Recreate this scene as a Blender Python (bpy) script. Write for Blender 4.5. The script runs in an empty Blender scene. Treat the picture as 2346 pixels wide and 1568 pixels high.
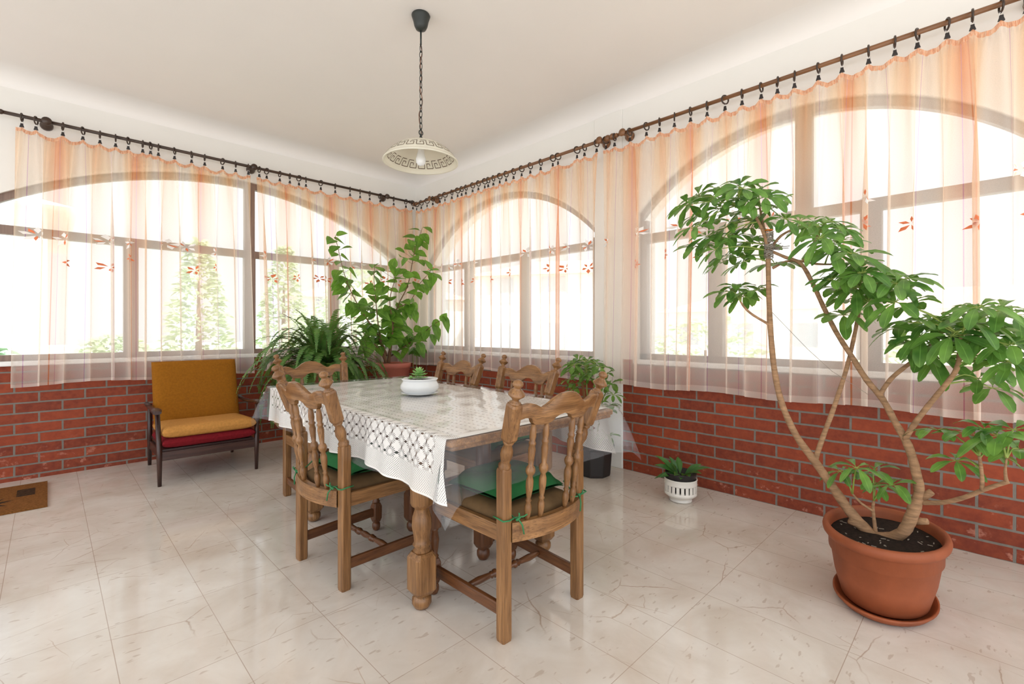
import bpy, math, random
from mathutils import Vector, Matrix

# ------------------------------------------------------------------ camera, world, light, exposure
S = bpy.context.scene
COL = S.collection
F, CX, CY, CAMH = 1078.0, 1173.0, 756.0, 1.25          # focal length / principal point in 2346 x 1568 pixels
HEAD = math.radians(45.37)
cam_d = bpy.data.cameras.new('camera')
cam_d.sensor_width = 36.0
cam_d.lens = F / 2346.0 * 36.0
cam_d.shift_y = -(784.0 - CY) / 2346.0
cam_d.clip_start = 0.05
cam = bpy.data.objects.new('camera', cam_d)
cam.location = (0, 0, CAMH)
cam.rotation_euler = (math.pi / 2, 0, HEAD - math.pi / 2)
COL.objects.link(cam)
S.camera = cam

SKY_FRONT, SKY_FILL = 1.4, 2.3
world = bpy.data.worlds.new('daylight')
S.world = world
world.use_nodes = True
wn = world.node_tree.nodes
# hazy sky: strength raised behind the camera as added fill, paler at the windows
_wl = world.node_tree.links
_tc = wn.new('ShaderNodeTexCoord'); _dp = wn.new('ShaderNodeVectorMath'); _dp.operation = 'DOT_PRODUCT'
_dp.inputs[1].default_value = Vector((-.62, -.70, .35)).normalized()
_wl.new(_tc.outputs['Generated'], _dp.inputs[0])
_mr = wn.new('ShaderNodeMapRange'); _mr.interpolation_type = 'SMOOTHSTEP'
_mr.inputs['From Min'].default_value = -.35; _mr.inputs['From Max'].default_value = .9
_mr.inputs['To Min'].default_value = SKY_FRONT; _mr.inputs['To Max'].default_value = SKY_FILL
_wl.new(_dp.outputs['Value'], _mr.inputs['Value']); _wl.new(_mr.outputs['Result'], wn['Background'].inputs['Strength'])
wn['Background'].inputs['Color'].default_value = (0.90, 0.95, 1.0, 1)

sun_d = bpy.data.lights.new('sun', 'SUN')
sun_d.energy = 6.0; sun_d.angle = math.radians(1.0); sun_d.color = (1.0, 1.0, .99)
sun = bpy.data.objects.new('sun', sun_d)
sun.rotation_euler = (math.radians(38), 0, math.radians(-12))     # high sun from behind the house, over its roof
COL.objects.link(sun)

S.view_settings.view_transform = 'Standard'
S.view_settings.look = 'None'
S.view_settings.gamma = 1.0
S.view_settings.use_curve_mapping = False
S.view_settings.exposure = 0.0
S.cycles.max_bounces = 8
S.cycles.diffuse_bounces = 4
S.cycles.glossy_bounces = 3
S.cycles.transmission_bounces = 4
S.cycles.transparent_max_bounces = 24
S.cycles.sample_clamp_indirect = 6.0
S.cycles.caustics_reflective = False
S.cycles.caustics_refractive = False

random.seed(7)
pi = math.pi
sin, cos = math.sin, math.cos

# ------------------------------------------------------------------ measuring helper: a pixel of the survey photo on a plane of the room
_fw = Vector((cos(HEAD), sin(HEAD), 0)); _rt = Vector((sin(HEAD), -cos(HEAD), 0)); _up = Vector((0, 0, 1))
def _ray(px, py): return _fw + _rt * ((px - CX) / F) + _up * ((CY - py) / F)
def at_x(px, py, X):
    d = _ray(px, py); return Vector((0, 0, CAMH)) + d * (X / d.x)
def at_y(px, py, Y):
    d = _ray(px, py); return Vector((0, 0, CAMH)) + d * (Y / d.y)

# ------------------------------------------------------------------ mesh builder
class MB:
    def __init__(s):
        s.v = []; s.f = []; s.mi = []; s.sm = []; s.uv = {}; s.M = Matrix.Identity(4); s.mat = 0
    def vert(s, p, uv=None):
        s.v.append(tuple(s.M @ Vector(p)))
        if uv is not None: s.uv[len(s.v) - 1] = uv
        return len(s.v) - 1
    def face(s, idx, smooth=False):
        s.f.append(tuple(idx)); s.mi.append(s.mat); s.sm.append(smooth)
    def quad(s, a, b, c, d, smooth=False):
        i = [s.vert(p) for p in (a, b, c, d)]; s.face(i, smooth)
    def box(s, x0, x1, y0, y1, z0, z1):
        i = [s.vert(p) for p in ((x0,y0,z0),(x1,y0,z0),(x1,y1,z0),(x0,y1,z0),(x0,y0,z1),(x1,y0,z1),(x1,y1,z1),(x0,y1,z1))]
        for q in ((0,3,2,1),(4,5,6,7),(0,1,5,4),(1,2,6,5),(2,3,7,6),(3,0,4,7)): s.face([i[k] for k in q])
    def bar(s, a, b, w, h, up=(0,0,1)):
        """rectangular bar from a to b, w across, h along up"""
        a, b = Vector(a), Vector(b); d = (b - a).normalized(); u = Vector(up)
        r = d.cross(u).normalized(); u = r.cross(d).normalized()
        i = []
        for p in (a, b):
            for (sx, sy) in ((-1,-1),(1,-1),(1,1),(-1,1)):
                i.append(s.vert(p + r * (sx*w/2) + u * (sy*h/2)))
        for q in ((3,2,1,0),(4,5,6,7),(0,1,5,4),(1,2,6,5),(2,3,7,6),(3,0,4,7)): s.face([i[k] for k in q])
    def lathe(s, prof, n=16, sx=1.0, sy=1.0, caps=True, smooth=True, off=0.0):
        """prof: list of (r, z)"""
        rings = []
        for (r, z) in prof:
            rings.append([s.vert((r*sx*cos(2*pi*k/n+off), r*sy*sin(2*pi*k/n+off), z)) for k in range(n)])
        for a, b in zip(rings, rings[1:]):
            for k in range(n):
                s.face((a[k], a[(k+1)%n], b[(k+1)%n], b[k]), smooth)
        if caps:
            if prof[0][0] > 1e-5: s.face(rings[0][::-1])
            if prof[-1][0] > 1e-5: s.face(rings[-1])
    def tube(s, pts, rad, n=8, caps=True):
        pts = [Vector(p) for p in pts]
        if not isinstance(rad, (list, tuple)): rad = [rad] * len(pts)
        prev = None; rings = []
        for k, p in enumerate(pts):
            d = (pts[min(k+1, len(pts)-1)] - pts[max(k-1, 0)])
            if d.length < 1e-9: d = Vector((0,0,1))
            d.normalize()
            if prev is None:
                ref = Vector((0,0,1)) if abs(d.z) < .9 else Vector((1,0,0))
                u = d.cross(ref).normalized()
            else:
                u = (prev - d * prev.dot(d))
                u = u.normalized() if u.length > 1e-6 else d.cross(Vector((1,0,0))).normalized()
            prev = u; w = d.cross(u)
            rings.append([s.vert(p + (u*cos(2*pi*j/n) + w*sin(2*pi*j/n)) * rad[k]) for j in range(n)])
        for a, b in zip(rings, rings[1:]):
            for j in range(n): s.face((a[j], a[(j+1)%n], b[(j+1)%n], b[j]), True)
        if caps:
            s.face(rings[0][::-1]); s.face(rings[-1])
    def torus(s, c, R, r, axis='z', n=20, m=8, sx=1, sy=1):
        c = Vector(c); rings = []
        for k in range(n):
            a = 2*pi*k/n; ring = []
            for j in range(m):
                b = 2*pi*j/m
                q = ((R + r*cos(b))*cos(a)*sx, (R + r*cos(b))*sin(a)*sy, r*sin(b))
                if axis == 'x': q = (q[2], q[0], q[1])
                elif axis == 'y': q = (q[0], q[2], q[1])
                ring.append(s.vert(c + Vector(q)))
            rings.append(ring)
        for k in range(n):
            a, b = rings[k], rings[(k+1) % n]
            for j in range(m): s.face((a[j], b[j], b[(j+1)%m], a[(j+1)%m]), True)
    def prism(s, poly, y0, y1, bend=None, smooth=False):
        """polygon in x,z extruded from y0 to y1"""
        bend = bend or (lambda x, z: 0.0)
        a = [s.vert((x, y0 + bend(x, z), z)) for x, z in poly]
        b = [s.vert((x, y1 + bend(x, z), z)) for x, z in poly]
        n = len(poly)
        s.face(a); s.face(b[::-1])
        for k in range(n): s.face((a[k], b[k], b[(k+1)%n], a[(k+1)%n]), smooth)
    def grid(s, fn, us, vs, uvfn=None, smooth=True, wrap=False):
        rows = [[s.vert(fn(u, v), uvfn(u, v) if uvfn else None) for u in us] for v in vs]
        for r0, r1 in zip(rows, rows[1:]):
            for k in range(len(us) - 1): s.face((r0[k], r0[k+1], r1[k+1], r1[k]), smooth)
            if wrap: s.face((r0[-1], r0[0], r1[0], r1[-1]), smooth)
        return rows
    def build(s, name, mats, parent=None, bevel=0.0, subsurf=0):
        me = bpy.data.meshes.new(name)
        me.from_pydata(s.v, [], s.f)
        if not isinstance(mats, (list, tuple)): mats = [mats]
        for m in mats: me.materials.append(m)
        me.polygons.foreach_set('material_index', s.mi)
        me.polygons.foreach_set('use_smooth', s.sm)
        if s.uv:
            lay = me.uv_layers.new(name='uv')
            for lp in me.loops: lay.data[lp.index].uv = s.uv.get(lp.vertex_index, (0, 0))
        me.validate(); me.update()
        o = bpy.data.objects.new(name, me); COL.objects.link(o)
        if parent is not None: o.parent = parent
        if bevel:
            m = o.modifiers.new('bevel', 'BEVEL'); m.width = bevel; m.segments = 2; m.limit_method = 'ANGLE'; m.angle_limit = math.radians(40)
        if subsurf:
            m = o.modifiers.new('sub', 'SUBSURF'); m.levels = subsurf; m.render_levels = subsurf
        return o

def tag(o, label=None, cat=None, group=None, kind=None):
    if label: o['label'] = label
    if cat: o['category'] = cat
    if group: o['group'] = group
    if kind: o['kind'] = kind
    return o
def thing(name, label, cat, loc=(0,0,0), rotz=0.0, group=None, kind=None):
    o = bpy.data.objects.new(name, None); COL.objects.link(o)
    o.empty_display_size = .1
    o.location = loc; o.rotation_euler = (0, 0, rotz)
    return tag(o, label, cat, group, kind)
def dup(root, loc, rotz=None, label=None, group=None):
    r = root.copy(); COL.objects.link(r); r.location = loc
    if rotz is not None: r.rotation_euler = (0, 0, rotz)
    if label: r['label'] = label
    if group: r['group'] = group
    for ch in list(root.children):
        c = ch.copy(); COL.objects.link(c); c.parent = r
        for g in list(ch.children):
            d = g.copy(); COL.objects.link(d); d.parent = c
    return r
def frame_to(p, d, up=(0,0,1)):
    """matrix with z axis along d at p"""
    d = Vector(d).normalized(); x = Vector((1,0,0)) if abs(d.x) < .9 else Vector((0,1,0))
    y = d.cross(x).normalized(); x = y.cross(d).normalized()
    M = Matrix((x, y, d)).transposed().to_4x4(); M.translation = Vector(p)
    return M
def smooth_path(pts, rad, k=5):
    pts = [Vector(p) for p in pts]; out = []; ro = []
    n = len(pts)
    for i in range(n - 1):
        p0, p1, p2, p3 = pts[max(i-1,0)], pts[i], pts[i+1], pts[min(i+2,n-1)]
        for j in range(k):
            t = j / k
            out.append(.5*((2*p1) + (p2-p0)*t + (2*p0-5*p1+4*p2-p3)*t*t + (3*p1-p0-3*p2+p3)*t**3))
            ro.append(rad[i]*(1-t) + rad[i+1]*t)
    out.append(pts[-1]); ro.append(rad[-1])
    return out, ro

# ------------------------------------------------------------------ materials
def srgb(r, g, b):
    f = lambda c: (c/255/12.92) if c/255 <= .04045 else ((c/255+.055)/1.055)**2.4
    return (f(r), f(g), f(b), 1)
class NT:
    def __init__(s, name):
        s.m = bpy.data.materials.new(name); s.m.use_nodes = True
        s.t = s.m.node_tree; s.n = s.t.nodes; s.b = s.n.get('Principled BSDF'); s.out = s.n.get('Material Output')
    def add(s, typ, **kw):
        n = s.n.new(typ)
        for k, v in kw.items():
            if hasattr(n, k): setattr(n, k, v)
        return n
    def link(s, a, b): s.t.links.new(a, b)
    def val(s, sock, v):
        if isinstance(v, (int, float, tuple, list)): sock.default_value = v
        else: s.link(v, sock)
    def math(s, op, a, b=0.0, c=0.0):
        n = s.n.new('ShaderNodeMath'); n.operation = op
        s.val(n.inputs[0], a); s.val(n.inputs[1], b); s.val(n.inputs[2], c)
        return n.outputs[0]
    def mix(s, f, a, b, blend='MIX'):
        n = s.n.new('ShaderNodeMix'); n.data_type = 'RGBA'; n.blend_type = blend
        s.val(n.inputs[0], f); s.val(n.inputs[6], a); s.val(n.inputs[7], b)
        return n.outputs[2]
    def ramp(s, f, stops, interp='LINEAR'):
        n = s.n.new('ShaderNodeValToRGB'); e = n.color_ramp.elements; n.color_ramp.interpolation = interp
        while len(e) < len(stops): e.new(.5)
        for k, (p, c) in enumerate(stops): e[k].position = p; e[k].color = c
        s.val(n.inputs[0], f)
        return n.outputs[0]
    def mapped(s, scale=(1,1,1), coord='Object', loc=(0,0,0), rot=(0,0,0)):
        tc = s.n.new('ShaderNodeTexCoord'); mp = s.n.new('ShaderNodeMapping')
        mp.inputs['Scale'].default_value = scale; mp.inputs['Location'].default_value = loc; mp.inputs['Rotation'].default_value = rot
        s.link(tc.outputs[coord], mp.inputs[0]); return mp.outputs[0]
    def noise(s, vec, scale=5, detail=4, rough=.55, dist=0.0):
        n = s.n.new('ShaderNodeTexNoise'); s.link(vec, n.inputs['Vector'])
        n.inputs['Scale'].default_value = scale; n.inputs['Detail'].default_value = detail
        n.inputs['Roughness'].default_value = rough; n.inputs['Distortion'].default_value = dist
        return n.outputs['Fac']
    def bump(s, h, strength=.3, dist=.01):
        n = s.n.new('ShaderNodeBump'); n.inputs['Strength'].default_value = strength; n.inputs['Distance'].default_value = dist
        s.link(h, n.inputs['Height']); s.link(n.outputs[0], s.b.inputs['Normal']); return n.outputs[0]

def mat_plain(name, col, rough=.6, var=.06, scale=8, spec=.5, metal=0.0, bump=0.0, bscale=200):
    t = NT(name); v = t.mapped() if not isinstance(scale, tuple) else t.mapped(scale)
    n = t.noise(v, scale if not isinstance(scale, tuple) else 1.0)
    d = tuple(max(0, c*(1-var)) for c in col[:3]) + (1,); l = tuple(min(1, c*(1+var)) for c in col[:3]) + (1,)
    t.val(t.b.inputs['Base Color'], t.ramp(n, [(.3, d), (.7, l)]))
    t.b.inputs['Roughness'].default_value = rough
    t.b.inputs['Specular IOR Level'].default_value = spec
    t.b.inputs['Metallic'].default_value = metal
    if bump: t.bump(t.noise(v, bscale, 2), bump, .002)
    return t.m
def mat_wood(name, dark, light, axis='z', rough=.34, pore=.5):
    t = NT(name)
    sc = {'z': (38,38,2.2), 'x': (2.2,38,38), 'y': (38,2.2,38)}[axis]
    v = t.mapped(sc); n1 = t.noise(v, 1.0, 5, .6, .2)
    sc2 = {'z': (210,210,6), 'x': (6,210,210), 'y': (210,6,210)}[axis]
    n2 = t.noise(t.mapped(sc2), 1.0, 3, .6)
    n3 = t.noise(t.mapped(), 3.0, 2)
    c = t.ramp(n1, [(.3, dark), (.55, tuple((a+b)/2 for a, b in zip(dark, light))), (.75, light)])
    c = t.mix(t.ramp(n2, [(.36, (pore,)*3+(1,)), (.5, (0,0,0,1))]), c, tuple(x*.35 for x in dark[:3])+(1,))
    c = t.mix(t.ramp(n3, [(.35, (0,0,0,1)), (.7, (.35,.35,.35,1))]), c, dark)
    t.val(t.b.inputs['Base Color'], c)
    t.b.inputs['Roughness'].default_value = rough
    t.bump(n2, .2, .002)
    return t.m
def mat_leaf(name, dark, light, rough=.35, trans=.35, glow=(.35,.6,.1,1)):
    t = NT(name); v = t.mapped()
    n = t.noise(v, 11.0, 2)
    c = t.ramp(n, [(.3, dark), (.7, light)])
    uvn = t.n.new('ShaderNodeUVMap'); uvn.uv_map = 'uv'
    sp = t.n.new('ShaderNodeSeparateXYZ'); t.link(uvn.outputs[0], sp.inputs[0])
    mid = t.math('LESS_THAN', t.math('ABSOLUTE', t.math('SUBTRACT', sp.outputs[0], .5)), .028)
    c = t.mix(t.math('MULTIPLY', mid, .32), c, tuple(min(1, x*1.9+.03) for x in light[:3])+(1,))
    t.val(t.b.inputs['Base Color'], c)
    t.b.inputs['Roughness'].default_value = rough
    tr = t.n.new('ShaderNodeBsdfTranslucent'); t.val(tr.inputs[0], t.mix(.5, c, glow))
    mx = t.n.new('ShaderNodeMixShader'); mx.inputs[0].default_value = trans
    t.link(t.b.outputs[0], mx.inputs[1]); t.link(tr.outputs[0], mx.inputs[2]); t.link(mx.outputs[0], t.out.inputs[0])
    return t.m

M = {}
OAK_D, OAK_L = srgb(106,70,38), srgb(182,134,86)
for a in 'xyz': M['oak_'+a] = mat_wood('oak_'+a, OAK_D, OAK_L, a)
DK_D, DK_L = srgb(62,34,20), srgb(108,66,40)
for a in 'xyz': M['oakdark_'+a] = mat_wood('oakdark_'+a, srgb(84,48,26), srgb(134,86,50), a)
M['teak'] = mat_wood('teak', srgb(46,26,22), srgb(84,52,42), 'z', .3)
M['teak_x'] = mat_wood('teak_x', srgb(52,32,28), srgb(92,62,54), 'x', .3)
M['rod_dark'] = mat_wood('rod_dark', srgb(52,36,28), srgb(84,60,44), 'x', .35, .2)
M['rod_mid'] = mat_wood('rod_mid', srgb(104,68,40), srgb(160,110,70), 'y', .35, .2)
M['ring'] = mat_plain('ring', srgb(58,42,32), .35)
M['clip'] = mat_plain('clip', srgb(36,30,30), .4)
M['chrome'] = mat_plain('chrome', (.85,.85,.85,1), .15, metal=1.0)
M['terracotta'] = mat_plain('terracotta', srgb(148,78,46), .62, .12, 9, .4, bump=.1)
M['terracotta_pink'] = mat_plain('terracotta_pink', srgb(188,108,90), .6, .08)
M['saucer_clay'] = mat_plain('saucer_clay', srgb(148,76,40), .55, .2, 14)
M['soil'] = mat_plain('soil', srgb(38,28,22), .95, .5, 60, .2, bump=1.0, bscale=90)
M['black_plastic'] = mat_plain('black_plastic', srgb(38,34,34), .5, .1)
M['white_plastic'] = mat_plain('white_plastic', srgb(236,232,224), .35, .03)
M['porcelain'] = mat_plain('porcelain', srgb(226,228,228), .12, .02)
M['iron'] = mat_plain('iron', srgb(40,44,42), .45, .1)
M['bark'] = mat_plain('bark', srgb(164,128,96), .8, .34, (16,16,80), .3, bump=.6, bscale=60)
M['bark_green'] = mat_plain('bark_green', srgb(120,128,62), .6, .15, 18)
M['bark_brown'] = mat_plain('bark_brown', srgb(122,90,66), .8, .2, 22, bump=.5, bscale=60)
M['petiole'] = mat_plain('petiole', srgb(140,158,74), .5, .1)
M['leaf_tree'] = mat_leaf('leaf_tree', srgb(48,98,40), srgb(122,168,76), .28, .3)
M['leaf_hib'] = mat_leaf('leaf_hib', srgb(66,114,36), srgb(124,170,62), .4, .42)
M['leaf_fern'] = mat_leaf('leaf_fern', srgb(58,100,46), srgb(100,142,66), .5, .35)
M['leaf_var'] = mat_leaf('leaf_var', srgb(52,98,36), srgb(120,160,62), .3, .35)
M['leaf_deep'] = mat_leaf('leaf_deep', srgb(36,84,40), srgb(70,124,56), .3, .25)
M['succulent'] = mat_leaf('succulent', srgb(146,196,118), srgb(190,226,160), .4, .3)
M['flower_red'] = mat_plain('flower_red', srgb(232,84,62), .5)
M['fabric_mustard'] = mat_plain('fabric_mustard', srgb(146,92,24), .95, .12, 60, .15, bump=.5, bscale=500)
M['fabric_seat'] = mat_plain('fabric_seat', srgb(194,138,72), .95, .12, 60, .15, bump=.5, bscale=500)
M['fabric_red'] = mat_plain('fabric_red', srgb(120,26,34), .9, .15, 50, .15, bump=.4, bscale=500)
M['velvet_brown'] = mat_plain('velvet_brown', srgb(106,82,54), .85, .2, 9, .25)
M['cotton_green'] = mat_plain('cotton_green', srgb(38,98,54), .85, .08, 20, .2, bump=.2, bscale=600)
M['ribbon_green'] = mat_plain('ribbon_green', srgb(50,122,74), .7)
M['plaster'] = mat_plain('plaster', srgb(238,235,230), .9, .015, 2, .2)
M['ceiling_paint'] = mat_plain('ceiling_paint', srgb(240,235,231), .9, .012, 1.5, .2)
M['frame_brown'] = mat_wood('frame_brown', srgb(120,98,88), srgb(156,132,118), 'z', .45, .1)
M['sill_white'] = mat_plain('sill_white', srgb(240,240,238), .4, .02)
M['key_line'] = mat_plain('key_line', srgb(98,78,58), .5)
M['cord'] = mat_plain('cord', srgb(120,84,66), .5)
M['coir'] = mat_plain('coir', srgb(122,80,42), .98, .3, 80, .1, bump=.8, bscale=300)
M['mat_dark'] = mat_plain('mat_dark', srgb(46,40,34), .98, .3, 80, .1)
M['mat_red'] = mat_plain('mat_red', srgb(126,34,28), .98, .3, 80, .1)
M['petal_orange'] = mat_plain('petal_orange', srgb(232,128,84), .8)
M['petal_white'] = mat_plain('petal_white', srgb(245,240,236), .8)
M['twine'] = mat_plain('twine', srgb(150,140,128), .9, .25, 40)
M['band_orange'] = mat_plain('band_orange', srgb(220,120,40), .6)

def mat_shade():
    t = NT('lamp_glass'); t.val(t.b.inputs['Base Color'], srgb(246,242,228)); t.b.inputs['Roughness'].default_value = .2
    tr = t.n.new('ShaderNodeBsdfTranslucent'); tr.inputs[0].default_value = srgb(248,244,232)
    mx = t.n.new('ShaderNodeMixShader'); mx.inputs[0].default_value = .4
    t.link(t.b.outputs[0], mx.inputs[1]); t.link(tr.outputs[0], mx.inputs[2]); t.link(mx.outputs[0], t.out.inputs[0])
    return t.m
M['lamp_glass'] = mat_shade()
M['bulb'] = mat_plain('bulb', srgb(244,244,244), .25, .01)

def mat_glass(name, tint, rough=.0, body=.0, bodycol=(1,1,1,1), wrinkle=False, ior=1.45):
    t = NT(name); t.n.remove(t.b)
    tp = t.n.new('ShaderNodeBsdfTransparent'); tp.inputs[0].default_value = tint
    gl = t.n.new('ShaderNodeBsdfGlossy'); gl.inputs[1].default_value = rough
    fr = t.n.new('ShaderNodeFresnel'); ge = t.n.new('ShaderNodeNewGeometry')      # a thin sheet mirrors alike from both sides
    t.link(t.math('ADD', ior, t.math('MULTIPLY', ge.outputs['Backfacing'], 1/ior - ior)), fr.inputs[0])
    if wrinkle:
        v = t.mapped((4, 30, 5)); h = t.noise(v, 1.0, 3, .6, .4)
        h2 = t.noise(t.mapped((3, 3, 3)), 2.2, 2, .5)
        hs = t.math('ADD', h, t.math('MULTIPLY', h2, .8))
        bp = t.n.new('ShaderNodeBump'); bp.inputs['Strength'].default_value = .55; bp.inputs['Distance'].default_value = .0022
        t.link(hs, bp.inputs['Height']); t.link(bp.outputs[0], gl.inputs['Normal']); t.link(bp.outputs[0], fr.inputs['Normal'])
    fac = t.math('MULTIPLY', fr.outputs[0], 1.0)
    mx = t.n.new('ShaderNodeMixShader'); t.link(fac, mx.inputs[0])
    if body > 0:
        df = t.n.new('ShaderNodeBsdfDiffuse'); df.inputs[0].default_value = bodycol
        m2 = t.n.new('ShaderNodeMixShader'); m2.inputs[0].default_value = body
        t.link(tp.outputs[0], m2.inputs[1]); t.link(df.outputs[0], m2.inputs[2]); t.link(m2.outputs[0], mx.inputs[1])
    else: t.link(tp.outputs[0], mx.inputs[1])
    t.link(gl.outputs[0], mx.inputs[2]); t.link(mx.outputs[0], t.out.inputs[0])
    return t.m
M['pane'] = mat_glass('pane', (.97,.985,.98,1))
M['clear_sheet'] = mat_glass('clear_sheet', (.97,.975,.98,1), .06, .07, srgb(236,240,246), True, 1.28)

def mat_floor():
    t = NT('marble_tiles')
    v = t.mapped((1,1,1), loc=(-.182, -.382, 0))
    bt = t.n.new('ShaderNodeTexBrick'); t.link(v, bt.inputs['Vector'])
    bt.offset = 0.0; bt.squash = 1.0
    for k, q in (('Scale', 1.0), ('Mortar Size', .0016), ('Mortar Smooth', .2), ('Bias', 0.0), ('Brick Width', .3385), ('Row Height', .553)): bt.inputs[k].default_value = q
    bt.inputs['Color1'].default_value = (.42,.42,.42,1); bt.inputs['Color2'].default_value = (.62,.62,.62,1); bt.inputs['Mortar'].default_value = (.5,.5,.5,1)
    o = t.mapped()
    cloud = t.noise(o, 2.6, 5, .6, .5)
    base = t.ramp(cloud, [(.3, srgb(203,191,178)), (.5, srgb(215,206,196)), (.72, srgb(226,220,212))])
    base = t.mix(.22, base, bt.outputs['Color'], 'OVERLAY')
    # jagged hairline veins
    def vein(scale, loc, width, lo, col, base, sq):
        wv = t.n.new('ShaderNodeTexNoise'); t.link(o, wv.inputs['Vector']); wv.inputs['Scale'].default_value = 7; wv.inputs['Detail'].default_value = 4
        ad = t.n.new('ShaderNodeVectorMath'); ad.operation = 'MULTIPLY_ADD'; t.link(wv.outputs['Color'], ad.inputs[0]); ad.inputs[1].default_value = (.09,.09,0)
        t.link(t.mapped(sq, loc=loc, rot=(0,0,.55)), ad.inputs[2])
        vo = t.n.new('ShaderNodeTexVoronoi'); vo.feature = 'DISTANCE_TO_EDGE'; vo.voronoi_dimensions = '2D'; vo.inputs['Scale'].default_value = scale
        t.link(ad.outputs[0], vo.inputs['Vector'])
        ln = t.ramp(vo.outputs['Distance'], [(0, (1,1,1,1)), (width, (0,0,0,1))])
        mk = t.ramp(t.noise(t.mapped(loc=loc), 2.3, 2), [(lo, (0,0,0,1)), (lo+.1, (.75,.75,.75,1))])
        return t.mix(t.math('MULTIPLY', ln, mk), base, col)
    base = vein(1.5, (0,0,0), .009, .52, srgb(160,130,106), base, (1,2.0,1))
    base = vein(2.3, (3.3,1.7,0), .010, .54, srgb(172,144,120), base, (2.2,1,1))
    # small elongated flecks
    fl = t.noise(t.mapped((13,34,1), rot=(0,0,.6)), 1.0, 2, .5)
    base = t.mix(t.ramp(fl, [(.65, (0,0,0,1)), (.69, (.42,.42,.42,1))]), base, srgb(164,140,120))
    base = t.mix(t.math('MULTIPLY', bt.outputs['Fac'], .8), base, srgb(170,150,134))
    t.val(t.b.inputs['Base Color'], base)
    t.b.inputs['Roughness'].default_value = .09
    t.b.inputs['Specular IOR Level'].default_value = .7
    return t.m
M['floor'] = mat_floor()

def mat_brick(name, axis, phase, zphase):
    t = NT(name)
    tc = t.n.new('ShaderNodeTexCoord'); sp = t.n.new('ShaderNodeSeparateXYZ'); t.link(tc.outputs['Object'], sp.inputs[0])
    cb = t.n.new('ShaderNodeCombineXYZ')
    t.link(t.math('SUBTRACT', sp.outputs[0 if axis == 'x' else 1], phase), cb.inputs[0])
    t.link(t.math('SUBTRACT', sp.outputs[2], zphase), cb.inputs[1])
    wob = t.n.new('ShaderNodeTexNoise'); t.link(tc.outputs['Object'], wob.inputs['Vector']); wob.inputs['Scale'].default_value = 9
    ad = t.n.new('ShaderNodeVectorMath'); ad.operation = 'MULTIPLY_ADD'
    t.link(wob.outputs['Color'], ad.inputs[0]); ad.inputs[1].default_value = (.006,.006,0); t.link(cb.outputs[0], ad.inputs[2])
    bt = t.n.new('ShaderNodeTexBrick'); t.link(ad.outputs[0], bt.inputs['Vector']); bt.offset = .5
    for k, q in (('Scale', 1.0), ('Mortar Size', .0070), ('Mortar Smooth', .15), ('Bias', 0.0), ('Brick Width', .289), ('Row Height', .0863)): bt.inputs[k].default_value = q
    bt.inputs['Color1'].default_value = srgb(114,42,20); bt.inputs['Color2'].default_value = srgb(152,62,30); bt.inputs['Mortar'].default_value = srgb(128,118,108)
    n = t.noise(tc.outputs['Object'], 30, 4)
    c = t.mix(.22, bt.outputs['Color'], t.ramp(n, [(.3, srgb(100,40,26)), (.7, srgb(186,94,56))]))
    n2 = t.noise(tc.outputs['Object'], 5, 4, .6)
    c = t.mix(t.ramp(n2, [(.55, (0,0,0,1)), (.75, (.5,.5,.5,1))]), c, srgb(112,42,28))
    # lime bloom and spalling low on the wall
    low = t.ramp(sp.outputs[2], [(.02, (1,1,1,1)), (.42, (0,0,0,1))])
    n3 = t.noise(tc.outputs['Object'], 13, 5, .65)
    patch = t.ramp(n3, [(.6, (0,0,0,1)), (.68, (.7,.7,.7,1))])
    c = t.mix(t.math('MULTIPLY', patch, low), c, srgb(200,134,112))
    c = t.mix(bt.outputs['Fac'], c, t.mix(n, srgb(104,98,92), srgb(136,128,118)))
    t.val(t.b.inputs['Base Color'], c); t.b.inputs['Roughness'].default_value = .75
    t.bump(t.math('SUBTRACT', t.math('MULTIPLY', n, .25), bt.outputs['Fac']), .6, .006)
    return t.m
M['brick_left'] = mat_brick('brick_left', 'x', .0966, .04 - .0863)
M['brick_right'] = mat_brick('brick_right', 'y', .05, 0.0)

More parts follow.
